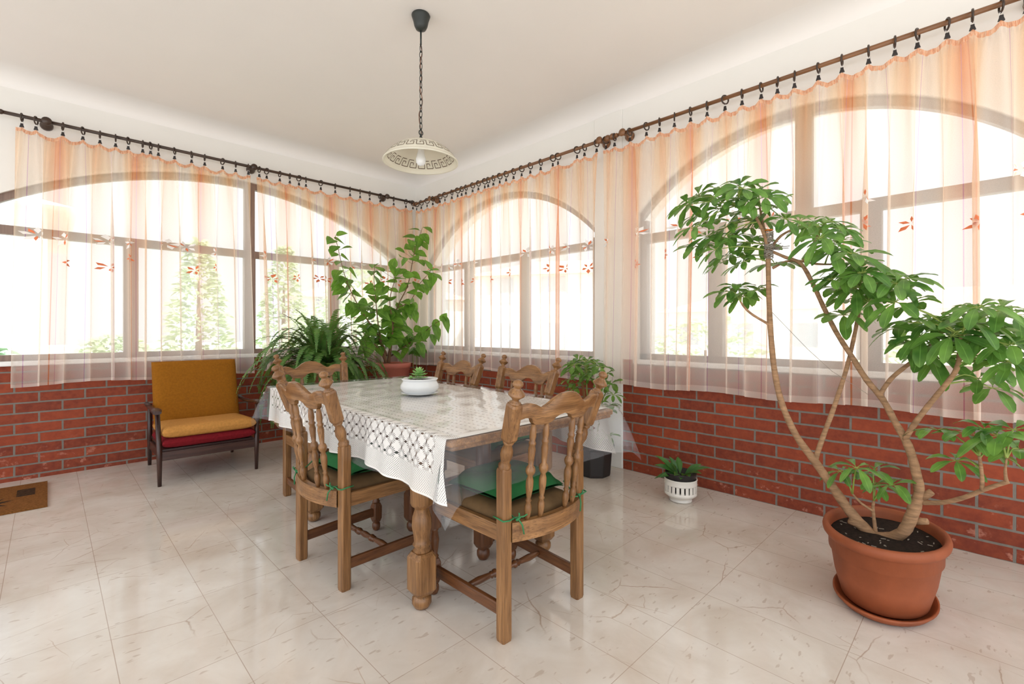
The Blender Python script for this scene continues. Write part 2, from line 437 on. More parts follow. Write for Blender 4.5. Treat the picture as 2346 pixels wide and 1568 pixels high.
def mat_curtain(name, shift):
    t = NT(name); t.n.remove(t.b)
    uvn = t.n.new('ShaderNodeUVMap'); uvn.uv_map = 'uv'
    sp = t.n.new('ShaderNodeSeparateXYZ'); t.link(uvn.outputs[0], sp.inputs[0])
    u, z = sp.outputs[0], sp.outputs[1]
    f = t.math('FRACT', t.math('ADD', t.math('DIVIDE', u, .74), shift))
    CR, PE, OR, WH = srgb(255,224,188), srgb(253,200,152), srgb(248,160,100), srgb(255,243,230)
    c = t.ramp(f, [(0, WH), (.12, WH), (.17, CR), (.27, PE), (.33, OR), (.40, PE), (.5, CR), (.6, WH), (.72, CR), (.8, PE), (.88, CR), (1, WH)])
    # low half fades whiter: window light from behind, put into the colour
    lowf = t.ramp(z, [(0, (.8,.8,.8,1)), (.55, (.55,.55,.55,1)), (1, (0,0,0,1))])
    zz = t.n[lowf.node.name]; t.link(t.math('MULTIPLY', t.math('SUBTRACT', z, .8), .5), zz.inputs[0])
    c = t.mix(lowf, c, srgb(253,247,241))
    def line(pos, w, col, c, per=.74):
        g = t.math('FRACT', t.math('ADD', t.math('DIVIDE', u, per), pos))
        return t.mix(t.math('LESS_THAN', g, w/per), c, col)
    c = line(shift + .02, .004, srgb(214,170,212), c)
    c = line(shift + .71, .007, srgb(240,158,110), c)
    c = line(shift + .66, .003, srgb(222,160,180), c)
    c = line(shift + .36, .003, srgb(216,176,212), c)
    df = t.n.new('ShaderNodeBsdfDiffuse'); t.val(df.inputs[0], c)
    tl = t.n.new('ShaderNodeBsdfTranslucent'); t.val(tl.inputs[0], c)
    tp = t.n.new('ShaderNodeBsdfTransparent'); t.val(tp.inputs[0], t.mix(.25, (1,1,1,1), c))
    a = t.n.new('ShaderNodeMixShader'); a.inputs[0].default_value = .5
    t.link(df.outputs[0], a.inputs[1]); t.link(tl.outputs[0], a.inputs[2])
    weave = t.noise(t.mapped((1,1,1), 'UV'), 260, 2)
    ge = t.n.new('ShaderNodeNewGeometry'); dp = t.n.new('ShaderNodeVectorMath'); dp.operation = 'DOT_PRODUCT'
    t.link(ge.outputs['Normal'], dp.inputs[0]); t.link(ge.outputs['Incoming'], dp.inputs[1])
    cosv = t.math('MAXIMUM', t.math('ABSOLUTE', dp.outputs['Value']), .08)     # more threads in the way at a slant
    fac = t.math('ADD', t.ramp(f, [(0, (.42,.42,.42,1)), (.33, (.54,.54,.54,1)), (.6, (.42,.42,.42,1)), (.8, (.48,.48,.48,1)), (1, (.42,.42,.42,1))]), t.math('MULTIPLY', t.math('SUBTRACT', weave, .5), .15))
    hem = t.math('ADD', t.math('LESS_THAN', z, .815), t.math('GREATER_THAN', z, 2.868))
    fac = t.math('ADD', fac, t.math('MULTIPLY', hem, .22))
    fac = t.math('SUBTRACT', 1.0, t.math('POWER', t.math('SUBTRACT', 1.0, t.math('MINIMUM', fac, .97)), t.math('POWER', cosv, -.75)))
    b = t.n.new('ShaderNodeMixShader'); t.link(fac, b.inputs[0])
    t.link(tp.outputs[0], b.inputs[1]); t.link(a.outputs[0], b.inputs[2]); t.link(b.outputs[0], t.out.inputs[0])
    return t.m

def mat_heading():
    t = NT('heading'); t.n.remove(t.b)
    uvn = t.n.new('ShaderNodeUVMap'); uvn.uv_map = 'uv'; sp = t.n.new('ShaderNodeSeparateXYZ'); t.link(uvn.outputs[0], sp.inputs[0])
    cb = t.n.new('ShaderNodeCombineXYZ'); t.link(t.math('MULTIPLY', sp.outputs[0], 120.0), cb.inputs[0]); t.link(t.math('MULTIPLY', sp.outputs[1], 22.0), cb.inputs[1])
    n = t.noise(cb.outputs[0], 1.0, 3, .6, .6)
    c = t.ramp(n, [(.3, srgb(214,128,84)), (.5, srgb(244,178,132)), (.72, srgb(255,222,190))])
    df = t.n.new('ShaderNodeBsdfDiffuse'); t.val(df.inputs[0], c)
    tl = t.n.new('ShaderNodeBsdfTranslucent'); t.val(tl.inputs[0], c)
    a = t.n.new('ShaderNodeMixShader'); a.inputs[0].default_value = .4
    t.link(df.outputs[0], a.inputs[1]); t.link(tl.outputs[0], a.inputs[2])
    tp = t.n.new('ShaderNodeBsdfTransparent'); m2 = t.n.new('ShaderNodeMixShader'); m2.inputs[0].default_value = .82
    t.link(tp.outputs[0], m2.inputs[1]); t.link(a.outputs[0], m2.inputs[2]); t.link(m2.outputs[0], t.out.inputs[0])
    return t.m
M['heading'] = mat_heading()
def mat_lace():
    """white crochet: open mesh with two rows of spider-web motifs near the hems and rib rows on the top"""
    t = NT('crochet'); 
    uvn = t.n.new('ShaderNodeUVMap'); uvn.uv_map = 'uv'
    sp = t.n.new('ShaderNodeSeparateXYZ'); t.link(uvn.outputs[0], sp.inputs[0])
    u, v = sp.outputs[0], sp.outputs[1]          # u along the table, v = distance in from the side hem
    def cell(x, per, off=0.0): return t.math('SUBTRACT', t.math('FRACT', t.math('ADD', t.math('DIVIDE', x, per), off)), .5)
    # fine mesh dots (quincunx)
    per = .0105
    d1 = t.math('POWER', t.math('ADD', t.math('POWER', cell(u, per), 2.0), t.math('POWER', cell(v, per), 2.0)), .5)
    d2 = t.math('POWER', t.math('ADD', t.math('POWER', cell(u, per, .5), 2.0), t.math('POWER', cell(v, per, .5), 2.0)), .5)
    dots = t.math('MULTIPLY', t.math('LESS_THAN', t.math('MINIMUM', d1, d2), .16), t.math('LESS_THAN', v, .30))
    # motif band: v from .12 to .30, rows of ovals staggered every .06
    P, Q = .068, .062
    def ovals(off_u, off_v, a, b):
        cu = t.math('MULTIPLY', cell(u, P, off_u), P); cv = t.math('MULTIPLY', t.math('SUBTRACT', v, off_v), 1.0)
        # slanted pointed holes
        su = t.math('ADD', cu, t.math('MULTIPLY', cv, .35))
        r = t.math('ADD', t.math('POWER', t.math('DIVIDE', su, a), 2.0), t.math('POWER', t.math('DIVIDE', cv, b), 2.0))
        return t.math('LESS_THAN', r, 1.0)
    hol = None
    for (ou, ov, a, b) in ((0,.115,.010,.006),(.5,.145,.0042,.012),(0,.175,.010,.006),(.5,.205,.0042,.012),(0,.235,.010,.006),(.5,.265,.0042,.011)):
        h = ovals(ou, ov, a, b); hol = h if hol is None else t.math('MAXIMUM', hol, h)
    # spokes of the webs
    def spokes(off_u, off_v):
        cu = t.math('MULTIPLY', cell(u, P, off_u), P); cv = t.math('SUBTRACT', v, off_v)
        ang = t.math('ARCTAN2', cv, cu); r = t.math('POWER', t.math('ADD', t.math('POWER', cu, 2.0), t.math('POWER', cv, 2.0)), .5)
        s = t.math('GREATER_THAN', t.math('SINE', t.math('MULTIPLY', ang, 18.0)), .45)
        return t.math('MULTIPLY', s, t.math('MULTIPLY', t.math('GREATER_THAN', r, .011), t.math('LESS_THAN', r, .027)))
    spk = None
    for (ou, ov) in ((.5,.115),(.5,.175),(.5,.235)):
        h = spokes(ou, ov); spk = h if spk is None else t.math('MAXIMUM', spk, h)
    band = t.math('MULTIPLY', t.math('GREATER_THAN', v, .095), t.math('LESS_THAN', v, .285))
    endz = t.math('MULTIPLY', t.math('GREATER_THAN', u, .07), t.math('LESS_THAN', u, 2.16))
    band = t.math('MULTIPLY', band, endz)
    motif = t.math('MULTIPLY', band, t.math('MAXIMUM', hol, spk))
    # rib rows across the flat top
    top = t.math('GREATER_THAN', v, .285)
    zig = t.math('ADD', v, t.math('MULTIPLY', t.math('SINE', t.math('MULTIPLY', u, 200.0)), .004))
    rib = t.math('LESS_THAN', t.math('ABSOLUTE', cell(zig, .047)), .055)
    dash = t.math('LESS_THAN', cell(u, .0315), -.1)
    ribs = t.math('MULTIPLY', t.math('MULTIPLY', top, endz), t.math('MULTIPLY', rib, dash))
    hole = t.math('MAXIMUM', t.math('MULTIPLY', dots, t.math('SUBTRACT', 1.0, band)), t.math('MAXIMUM', motif, ribs))
    hem = t.math('LESS_THAN', v, .008)
    hole = t.math('MULTIPLY', hole, t.math('SUBTRACT', 1.0, hem))
    t.b.inputs['Base Color'].default_value = srgb(244,240,234); t.b.inputs['Roughness'].default_value = .85
    t.b.inputs['Specular IOR Level'].default_value = .2
    tp = t.n.new('ShaderNodeBsdfTransparent'); mx = t.n.new('ShaderNodeMixShader')
    t.link(hole, mx.inputs[0]); t.link(t.b.outputs[0], mx.inputs[1]); t.link(tp.outputs[0], mx.inputs[2]); t.link(mx.outputs[0], t.out.inputs[0])
    return t.m
M['crochet'] = mat_lace()

# ------------------------------------------------------------------ room shell
XR, YL = 3.685, 5.644                # right wall plane x, left wall plane y (corner between them)
X0, Y0 = -3.4, -3.2                  # how far the room runs behind the camera
ZC, ZW = 3.36, 3.235                 # ceiling, foot of the cove
b = MB(); b.box(X0, XR+.3, Y0, YL+.3, -.12, 0.0)
tag(b.build('floor', M['floor']), kind='structure')

b = MB(); r_out = .2
prof = []
for k in range(9):
    a = pi/2 * k / 8
    prof.append((r_out*(1-cos(a)), ZW + (ZC-ZW)*sin(a)))          # distance from wall, height
loopx = [[b.vert((X0, YL-d, z)), b.vert((XR-d, YL-d, z)), b.vert((XR-d, Y0, z))] for d, z in prof]
for a, c in zip(loopx, loopx[1:]):
    b.face((a[0], a[1], c[1], c[0]), True); b.face((a[1], a[2], c[2], c[1]), True)
d = prof[-1][0]
b.quad((X0, YL-d, ZC), (XR-d, YL-d, ZC), (XR-d, Y0, ZC), (X0, Y0, ZC))
b.quad((X0, YL+.3, ZC+.15), (XR+.3, YL+.3, ZC+.15), (XR+.3, Y0, ZC+.15), (X0, Y0, ZC+.15))
tag(b.build('ceiling', M['ceiling_paint']), kind='structure')

REVEAL = .035
def arch_fn(c, half, zspring, sag):
    R = (half*half + sag*sag) / (2*sag); zc = zspring + sag - R
    return lambda s: zc + math.sqrt(max(0, R*R - (s-c)**2))
def wall(name, place, s_lo, s_hi, openings, brick_mat, brick_ranges, sill=.985):
    """place(s, depth, z): depth 0 on the room face, >0 outward"""
    b = MB(); zt = ZW
    cuts = []
    pos = s_lo
    def strip(sa, sb, za, zb, mi=0):
        b.mat = mi
        b.quad(place(sa,0,za), place(sb,0,za), place(sb,0,zb), place(sa,0,zb))
    def low(sa, sb):
        """bottom band with brick where the ranges say"""
        ed = sorted({sa, sb, *[x for r in brick_ranges for x in r if sa < x < sb]})
        for p, q in zip(ed, ed[1:]):
            m = (p+q)/2
            strip(p, q, 0, sill, 1 if any(r[0] <= m <= r[1] for r in brick_ranges) else 0)
    ops = sorted(openings, key=lambda o: o['s0'])
    for o in ops:
        if o['s0'] > pos: low(pos, o['s0']); strip(pos, o['s0'], sill, zt)
        low(o['s0'], o['s1'])
        n = 40; ss = [o['s0'] + (o['s1']-o['s0'])*k/n for k in range(n+1)]
        for p, q in zip(ss, ss[1:]):
            b.mat = 0
            b.quad(place(p,0,o['z'](p)), place(q,0,o['z'](q)), place(q,0,zt), place(p,0,zt))
            b.quad(place(p,0,o['z'](p)), place(q,0,o['z'](q)), place(q,.3,o['z'](q)), place(p,.3,o['z'](p)), True)
            b.quad(place(p,.3,o['z'](p)), place(q,.3,o['z'](q)), place(q,.3,zt+.2), place(p,.3,zt+.2))
        for e in (o['s0'], o['s1']):
            b.quad(place(e,0,sill), place(e,.3,sill), place(e,.3,o['z'](e)), place(e,0,o['z'](e)))
        b.quad(place(o['s0'],0,sill), place(o['s1'],0,sill), place(o['s1'],.3,sill), place(o['s0'],.3,sill))
        b.quad(place(o['s0'],.3,-.6), place(o['s1'],.3,-.6), place(o['s1'],.3,sill), place(o['s0'],.3,sill))
        pos = o['s1']
    low(pos, s_hi); strip(pos, s_hi, sill, zt)
    b.mat = 0
    edges = [s_lo] + [x for o in ops for x in (o['s0'], o['s1'])] + [s_hi]
    for p, q in zip(edges[::2], edges[1::2]):
        b.quad(place(p,.3,-.6), place(q,.3,-.6), place(q,.3,zt+.2), place(p,.3,zt+.2))
    return tag(b.build(name, [M['plaster'], brick_mat]), kind='structure')

W1 = dict(s0=-.55, s1=3.44, z=arch_fn(1.46, 1.985, 2.19, .67))
W2 = dict(s0=2.60, s1=5.36, z=arch_fn(3.98, 1.38, 2.20, .61))
W3 = dict(s0=-.22, s1=2.16, z=arch_fn(.97, 1.19, 2.27, .53))
pl_left = lambda s, d, z: (s, YL + d, z)
pl_right = lambda s, d, z: (XR + d, s, z)
wall('wall_left', pl_left, X0, XR, [W1], M['brick_left'], [(X0, XR)])
wall('wall_right', pl_right, Y0, YL, [W2, W3], M['brick_right'], [(Y0, 2.31), (2.62, YL)])
# plastered pillar between the two right-hand windows
b = MB(); b.box(XR-.012, XR, 2.315, 2.615, 0, ZW)
tag(b.build('trim_1', M['plaster'], bevel=.004), kind='structure')

def window(name, place, o, muls_low, muls_up, ztr):
    w = thing(name, None, None, kind='structure')
    fd0, fd1 = REVEAL, REVEAL + .055
    zb = .985
    def block(b, sa, sb, za, zb_, d0=fd0, d1=fd1):
        c = [place(s, d, z) for z in (za, zb_) for d in (d0, d1) for s in (sa, sb)]
        i = [b.vert(p) for p in c]
        for q in ((0,1,3,2),(4,6,7,5),(0,4,5,1),(2,3,7,6),(0,2,6,4),(1,5,7,3)): b.face([i[k] for k in q])
    # outer arched frame
    b = MB(); n = 40; t = .065; s0, s1 = o['s0'], o['s1']; mid = (s0+s1)/2
    ss = [s0 + (s1-s0)*k/n for k in range(n+1)]
    inn = [max(zb+t, o['z'](s) - t*1.02) for s in ss]
    for k in range(n):
        p, q = ss[k], ss[k+1]
        zi0, zi1, zo0, zo1 = inn[k], inn[k+1], o['z'](p), o['z'](q)
        b.quad(place(p,fd0,zi0), place(q,fd0,zi1), place(q,fd0,zo1), place(p,fd0,zo0))
        b.quad(place(p,fd1,zi0), place(q,fd1,zi1), place(q,fd1,zo1), place(p,fd1,zo0))
        b.quad(place(p,fd0,zi0), place(q,fd0,zi1), place(q,fd1,zi1), place(p,fd1,zi0), True)
    block(b, s0, s0+t, zb, inn[0]); block(b, s1-t, s1, zb, inn[-1]); block(b, s0, s1, zb, zb+.055)
    b.build('frame', M['frame_brown'], w)
    b = MB(); block(b, s0+t, s1-t, ztr-.038, ztr+.038, fd0-.006, fd1)
    b.build('transom', M['frame_brown'], w)
    for s in muls_low:
        b = MB(); block(b, s-.055, s+.055, zb+.05, ztr-.036, fd0-.012, fd1); b.build('mullion', M['frame_brown'], w)
    for s in muls_up:
        b = MB(); block(b, s-.05, s+.05, ztr+.036, o['z'](s)-.03, fd0-.004, fd1); b.build('mullion', M['frame_brown'], w)
    b = MB(); dd = fd0 + .03
    for p, q in zip(ss, ss[1:]):
        b.quad(place(p,dd,zb+.02), place(q,dd,zb+.02), place(q,dd,o['z'](q)-.03), place(p,dd,o['z'](p)-.03))
    b.build('pane', M['pane'], w)
    b = MB(); block(b, s0-.04, s1+.04, .95, .99, -.03, fd0+.02)
    b.build('sill', M['sill_white'], w, bevel=.008)
    return w
window('window_1', pl_left, W1, (.56, 1.575, 2.52), (1.575,), 2.075)
window('window_2', pl_right, W2, (3.58, 4.55), (), 2.06)
window('window_3', pl_right, W3, (.525, 1.5), (.9,), 2.045)

# ------------------------------------------------------------------ curtain rods, rings, curtains
RODZ_L, RODZ_R = 2.99, 2.965
RY, RX = YL - .115, XR - .115
def rod(name, axis, s0, s1, z, matname, label, brackets, fin0=True, fin1=True):
    t = thing(name, label, 'curtain rod')
    pt = (lambda s, dz=0, dn=0: (s, RY - dn, z + dz)) if axis == 'x' else (lambda s, dz=0, dn=0: (RX - dn, s, z + dz))
    m = M[matname]
    b = MB(); b.tube([pt(s0), pt(s1)], .0145, 12); b.build('pole', m, t)
    dirv = (1,0,0) if axis == 'x' else (0,1,0)
    for s, sg, on in ((s0, -1, fin0), (s1, 1, fin1)):
        if not on: continue
        b = MB(); b.M = frame_to(pt(s), [c*sg for c in dirv])
        b.lathe([(.014,-.01),(.02,0),(.02,.01),(.015,.016),(.026,.03),(.03,.045),(.026,.06),(.012,.07),(.0,.072)], 14)
        b.build('finial', m, t)
    nrm = (0,1,0) if axis == 'x' else (1,0,0)
    for s in brackets:
        b = MB(); b.M = frame_to(pt(s, 0, .034), nrm)
        b.lathe([(.0,0),(.03,.004),(.034,.014),(.022,.022),(.02,.05),(.016,.075),(.02,.1),(.04,.122),(.044,.146)], 16)
        b.build('bracket', m, t)
    return t
rod('curtain_rod', 'x', -.26, 3.50, RODZ_L, 'rod_dark', 'long dark brown curtain rod above the wide window behind the armchair', (-.005, 1.572, 3.155))
rod('curtain_rod', 'y', 2.44, 5.46, RODZ_R, 'rod_mid', 'brown curtain rod above the small arched window right of the corner', (2.475, 5.13))
rod('curtain_rod', 'y', -.35, 2.30, RODZ_R, 'rod_mid', 'brown wooden curtain rod on the right wall above the big plant', (-.17, 2.235), fin0=False)

def ring_proto(matname):
    t = thing('curtain_ring', 'ring', 'curtain ring')
    b = MB(); b.torus((0,0,-.0105), .031, .0055, 'x', 24, 8); b.build('ring', M[matname], t)
    b = MB(); b.torus((0,0,-.0525), .0085, .0018, 'y', 12, 6); b.build('eyelet', M['chrome'], t)
    b = MB()
    b.prism([(-.008,-.059),(.008,-.059),(.0085,-.07),(.0145,-.09),(-.0145,-.09),(-.0085,-.07)], -.006, .006)
    b.build('clip', M['clip'], t, bevel=.002)
    return t
left_px = [50,82.5,144,190,229,265,294,327,345,363,400,439,469,510,540,569, 594,611,641,664,685,701,735,768,802,825,847,871,902,930,946]
right_a = [585,625,675,725,787,830,890,940,975,1012,1070,1120,1175,1205,1250,1305,1360,1425,1495,1570,1660,1765,1810,1975,2040,2145]
right_b = [2225/3.784+800, 1408, 1443, 1481,1511,1545,1582,1620,1661,1700,1744,1781,1820,1875,1929,1990,2050,2102,2170,2228,2294,2352]
ringsL = [at_y(p, 300, RY).x for p in left_px]
rL1 = [s for s in ringsL if s < 1.55]; rL2 = [s for s in ringsL if s >= 1.55]
rRa = sorted(at_x(800+p/3.784, 300, RX).y for p in right_a)
rRb = sorted(at_x(p if p != right_b[0] else right_b[0], 200, RX).y for p in right_b)
proto = None
LAB = {'L1': ('dark curtain ring with clip on the left rod, holding the wide curtain behind the armchair', 'rings of the curtain behind the armchair'),
       'L2': ('dark curtain ring with clip on the left rod, holding the curtain between armchair and corner', 'rings of the curtain left of the corner'),
       'Ra': ('dark curtain ring with clip holding the curtain of the small arched window', 'rings of the small arched window'),
       'Rb': ('dark curtain ring with clip holding the curtain behind the big plant', 'rings of the curtain behind the big plant')}
def place_rings(key, lst, axis, z):
    global proto
    for s in lst:
        loc = (s, RY, z) if axis == 'x' else (RX, s, z)
        rz = random.uniform(-.5, .5) + (0 if axis == 'x' else pi/2)
        if proto is None:
            proto = ring_proto('ring'); o = proto; o.location = loc; o.rotation_euler = (0,0,rz)
            o['label'], o['group'] = LAB[key]
        else: o = dup(proto, loc, rz, *LAB[key])
place_rings('L1', rL1, 'x', RODZ_L); place_rings('L2', rL2, 'x', RODZ_L)
place_rings('Ra', rRa, 'y', RODZ_R); place_rings('Rb', rRb, 'y', RODZ_R)

def curtain(name, label, axis, s0, s1, rings, zrod, zbot, seed, shift, slant0=0.0, slant1=0.0):
    rnd = random.Random(seed)
    ph = [rnd.uniform(0, 2*pi) for _ in range(8)]
    p1, p2, p3 = .135*rnd.uniform(.92,1.08), .093*rnd.uniform(.9,1.1), .41*rnd.uniform(.9,1.1)
    rs = sorted(rings)
    n = int((s1 - s0) / .0065)
    us = [s0 + (s1-s0)*k/n for k in range(n+1)]
    vs = [0,.004,.009,.014,.02,.035,.06,.1,.15] + [.15 + .85*k/26 for k in range(1, 26)] + [.985, 1.0]
    zt0 = zrod - .085
    def fold(s):
        a = sin(2*pi*s/p1 + ph[0] + 1.5*sin(s*4.7+ph[1]))
        a = math.copysign(abs(a)**.8, a)
        return .6*a + .22*sin(2*pi*s/p2 + ph[2] + 1.1*sin(s*7.3+ph[3])) + .3*sin(2*pi*s/p3 + ph[4])
    def fold_side(s):
        m = .5 + .5*sin(2*pi*s/.83 + ph[6]) * sin(2*pi*s/.31 + ph[7])
        return (.012 + .034*max(0, m)) * cos(2*pi*s/p1 + ph[0] + 1.5*sin(s*4.7+ph[1]))
    def fold_top(s):
        return .6*sin(2*pi*s/.047 + ph[5] + 1.5*sin(s*11+ph[6])) + .4*sin(2*pi*s/.12 + ph[7])
    def ztop(s):
        lo = [r for r in rs if r <= s]; hi = [r for r in rs if r > s]
        if lo and hi:
            t = (s - lo[-1]) / (hi[0] - lo[-1]); return zt0 - min(.045, .30*(hi[0]-lo[-1])) * sin(pi*t)**.8
        return zt0 - .012
    zts = {s: ztop(s) for s in us}
    # arc length at mid height gives the cloth coordinate for stripes
    arc = [0.0]
    for a, c in zip(us, us[1:]):
        arc.append(arc[-1] + (c-a)*1.45)
    arcd = dict(zip(us, arc))
    def fn(s, v):
        w = min(1, v*2.6)**.7
        amp = .010*(1-w) + .032*w
        off = amp*((1-w)*fold_top(s) + w*fold(s)) 
        ds = w*fold_side(s) + .016*v*sin(2*pi*s/.63 + ph[1]) + v*(slant0*(1-(s-s0)/(s1-s0)) + slant1*((s-s0)/(s1-s0)))
        zb = zbot + .010*sin(2*pi*s/.9+ph[2]) + .12*off
        z = zts[s]*(1-v) + zb*v
        if .003 < v < .03: off += .0065*sin(2*pi*s/.023 + sin(s*40))
        return (s+ds, RY - off, z) if axis == 'x' else (RX - off, s+ds, z)
    b = MB()
    b.grid(fn, us, vs, lambda s, v: (arcd[s], zts[s]*(1-v) + zbot*v))
    nu = len(us) - 1
    for k in range(3*nu): b.mi[k] = 3                     # gathered heading tape
    # printed five-petal flowers, lying on the cloth
    def on_cloth(s, z):
        s = min(max(s, s0), s1); k = min(range(len(us)), key=lambda i: abs(us[i]-s)); sk = us[k]
        v = (zts[sk]-z)/(zts[sk]-zbot); p = Vector(fn(sk, v)); 
        nrm = Vector((0,-1,0)) if axis == 'x' else Vector((-1,0,0))
        return p + nrm*.0025
    s = s0 + .09
    while s < s1 - .06:
        for (zc, mi, r) in ((2.05 + rnd.uniform(-.03,.03), 2, .06), (1.86 + rnd.uniform(-.06,.05), 1, .05)):
            if rnd.random() < .22: continue
            sc = s + rnd.uniform(-.05,.05); a0 = rnd.uniform(0, 2*pi); b.mat = mi
            for k in range(5):
                a = a0 + 2*pi*k/5; rr = r*rnd.uniform(.8,1.1)
                ids = []
                for (q, w) in ((.18,0),(.6,.24),(1.0,.02),(.6,-.16)):
                    ids.append(b.vert(on_cloth(sc + rr*(q*cos(a) - w*sin(a)), zc + rr*(q*sin(a) + w*cos(a)))))
                b.face(ids)
                if mi == 2 and k % 2: 
                    b.mat = 1; b.face([b.vert(on_cloth(sc + rr*.9*(q*cos(a+.55) - w*sin(a+.55)), zc + rr*.9*(q*sin(a+.55) + w*cos(a+.55)))) for (q, w) in ((.15,0),(.55,.14),(.95,.02),(.55,-.1))]); b.mat = 2
        s += rnd.uniform(.19, .3)
    o = b.build(name, [mat_curtain('sheer_'+str(seed), shift), M['petal_orange'], M['petal_white'], M['heading']])
    return tag(o, label, 'curtain', 'sheer peach curtains')
curtain('curtain', 'sheer striped peach curtain hanging behind the armchair, its left edge free of the window', 'x', -.185, 1.54, rL1, RODZ_L, .79, 11, .83, -.045, .06)
curtain('curtain', 'sheer striped peach curtain hanging from the left rod between armchair and room corner', 'x', 1.60, 3.545, rL2, RODZ_L, .80, 12, .74, .05, .04)
curtain('curtain', 'sheer striped peach curtain over the small arched window right of the corner', 'y', 2.50, 5.49, rRa, RODZ_R, .785, 13, .4, 0, .0)
curtain('curtain', 'sheer striped peach curtain over the large arched window behind the big plant', 'y', -.5, 2.44, rRb, RODZ_R, .77, 14, .15, 0, .03)

# ------------------------------------------------------------------ pendant lamp
LX, LY = 1.78, 2.672
lamp = thing('pendant_lamp', 'cream glass pendant lamp with a key pattern hanging over the table', 'lamp', (LX, LY, ZC))
b = MB(); b.lathe([(.058,0),(.062,-.008),(.058,-.02),(.05,-.045),(.044,-.075),(.034,-.096),(.014,-.105),(.006,-.108)], 24)
b.tube([(0,0,-.1),(0,0,-.2)], .006, 8); b.build('canopy', M['iron'], lamp)
ztop_sh = -.845
b = MB(); z = -.2; k = 0
while z - .036 > ztop_sh + .045:
    ang = (k % 2)*pi/2 + .35; M0 = Matrix.Translation((0,0,z-.026)) @ Matrix.Rotation(ang, 4, 'Z') @ Matrix.Rotation(pi/2, 4, 'X')
    b.M = M0; b.torus((0,0,0), .0135, .0026, 'z', 16, 6, .75, 1.75); z -= .040; k += 1
b.M = Matrix.Identity(4)
b.build('chain', M['iron'], lamp)
b = MB(); pts = []
for k in range(40):
    t = k/39; z = -.19 + (ztop_sh + .03 + .19)*t
    pts.append((.010*sin(t*22), .010*cos(t*17) + (.022*sin(pi*min(1, max(0, (t-.8)/.2)))), z))
b.tube(pts, .003, 6); b.build('cord', M['cord'], lamp)
b = MB(); b.lathe([(.0,.05),(.006,.045),(.008,.03),(.012,.02),(.03,.008),(.034,-.002)], 18)
b.torus((0,0,.055), .016, .003, 'y', 16, 6)
o = b.build('hook', M['iron'], lamp); o.location = (0,0,ztop_sh)
RS, HS = .243, .135
def shade_pt(t, a, off=0.0):
    """t 0 at the crown, 1 at the rim"""
    ang = t*1.12; R = RS/sin(1.12)
    r = (R+off)*sin(ang); zz = (R+off)*cos(ang) - R
    zz *= HS/(R*(1-cos(1.12)))
    return (r*cos(a), r*sin(a), zz)
b = MB()
prof = []
for k in range(15):
    p = shade_pt(.03 + .97*k/14, 0); prof.append((p[0], p[2]))
prof.append((RS+.006, -HS-.002)); prof.append((RS+.006, -HS-.01)); prof.append((RS-.004, -HS-.01))
for k in range(14, -1, -1):
    p = shade_pt(.03 + .97*k/14, 0, -.005); prof.append((p[0], p[2]-.002))
b.lathe(prof, 56, caps=False)
b.mat = 1
NK = 22
key = [(0,0),(0,1),(.78,1),(.78,.33),(.40,.33),(.40,.62)]
def ribbon(pts, off):
    w = .0026
    for (u0, v0), (u1, v1) in zip(pts, pts[1:]):
        n = 4
        for j in range(n):
            q = []
            for tt in (j/n, (j+1)/n):
                u = u0 + (u1-u0)*tt; v = v0 + (v1-v0)*tt
                q.append((u, v))
            du, dv = u1-u0, v1-v0
            if abs(dv) > abs(du):
                c = [(q[0][0]-.035, q[0][1]), (q[0][0]+.035, q[0][1]), (q[1][0]+.035, q[1][1]), (q[1][0]-.035, q[1][1])]
            else:
                c = [(q[0][0], q[0][1]-.045), (q[1][0], q[1][1]-.045), (q[1][0], q[1][1]+.045), (q[0][0], q[0][1]+.045)]
            b.face([b.vert(shade_pt(.68 + .20*vv, 2*pi*uu/NK, off)) for uu, vv in c])
for k in range(NK):
    pts = [(k+x, y) for x, y in key] ; seg2 = [(k+.78,0),(k+1.0,0)]
    base = [(k-.0,0),(k,1),(k+.72,1),(k+.72,.36),(k+.36,.36),(k+.36,.66)]
    for off in (.0016, -.0082): ribbon(base, off); ribbon([(k+.36,0),(k+1,0)], off)
o = b.build('lamp_shade', [M['lamp_glass'], M['key_line']], lamp); o.location = (0,0,ztop_sh)
b = MB(); b.lathe([(.018,-.03),(.02,-.06),(.024,-.085),(.03,-.105),(.034,-.125),(.03,-.148),(.018,-.162),(0,-.166)], 18)
o = b.build('bulb', M['bulb'], lamp); o.location = (0,0,ztop_sh)
b = MB(); b.lathe([(.026,-.0),(.026,-.035),(.02,-.036)], 16); o = b.build('socket', M['iron'], lamp); o.location = (0,0,ztop_sh)

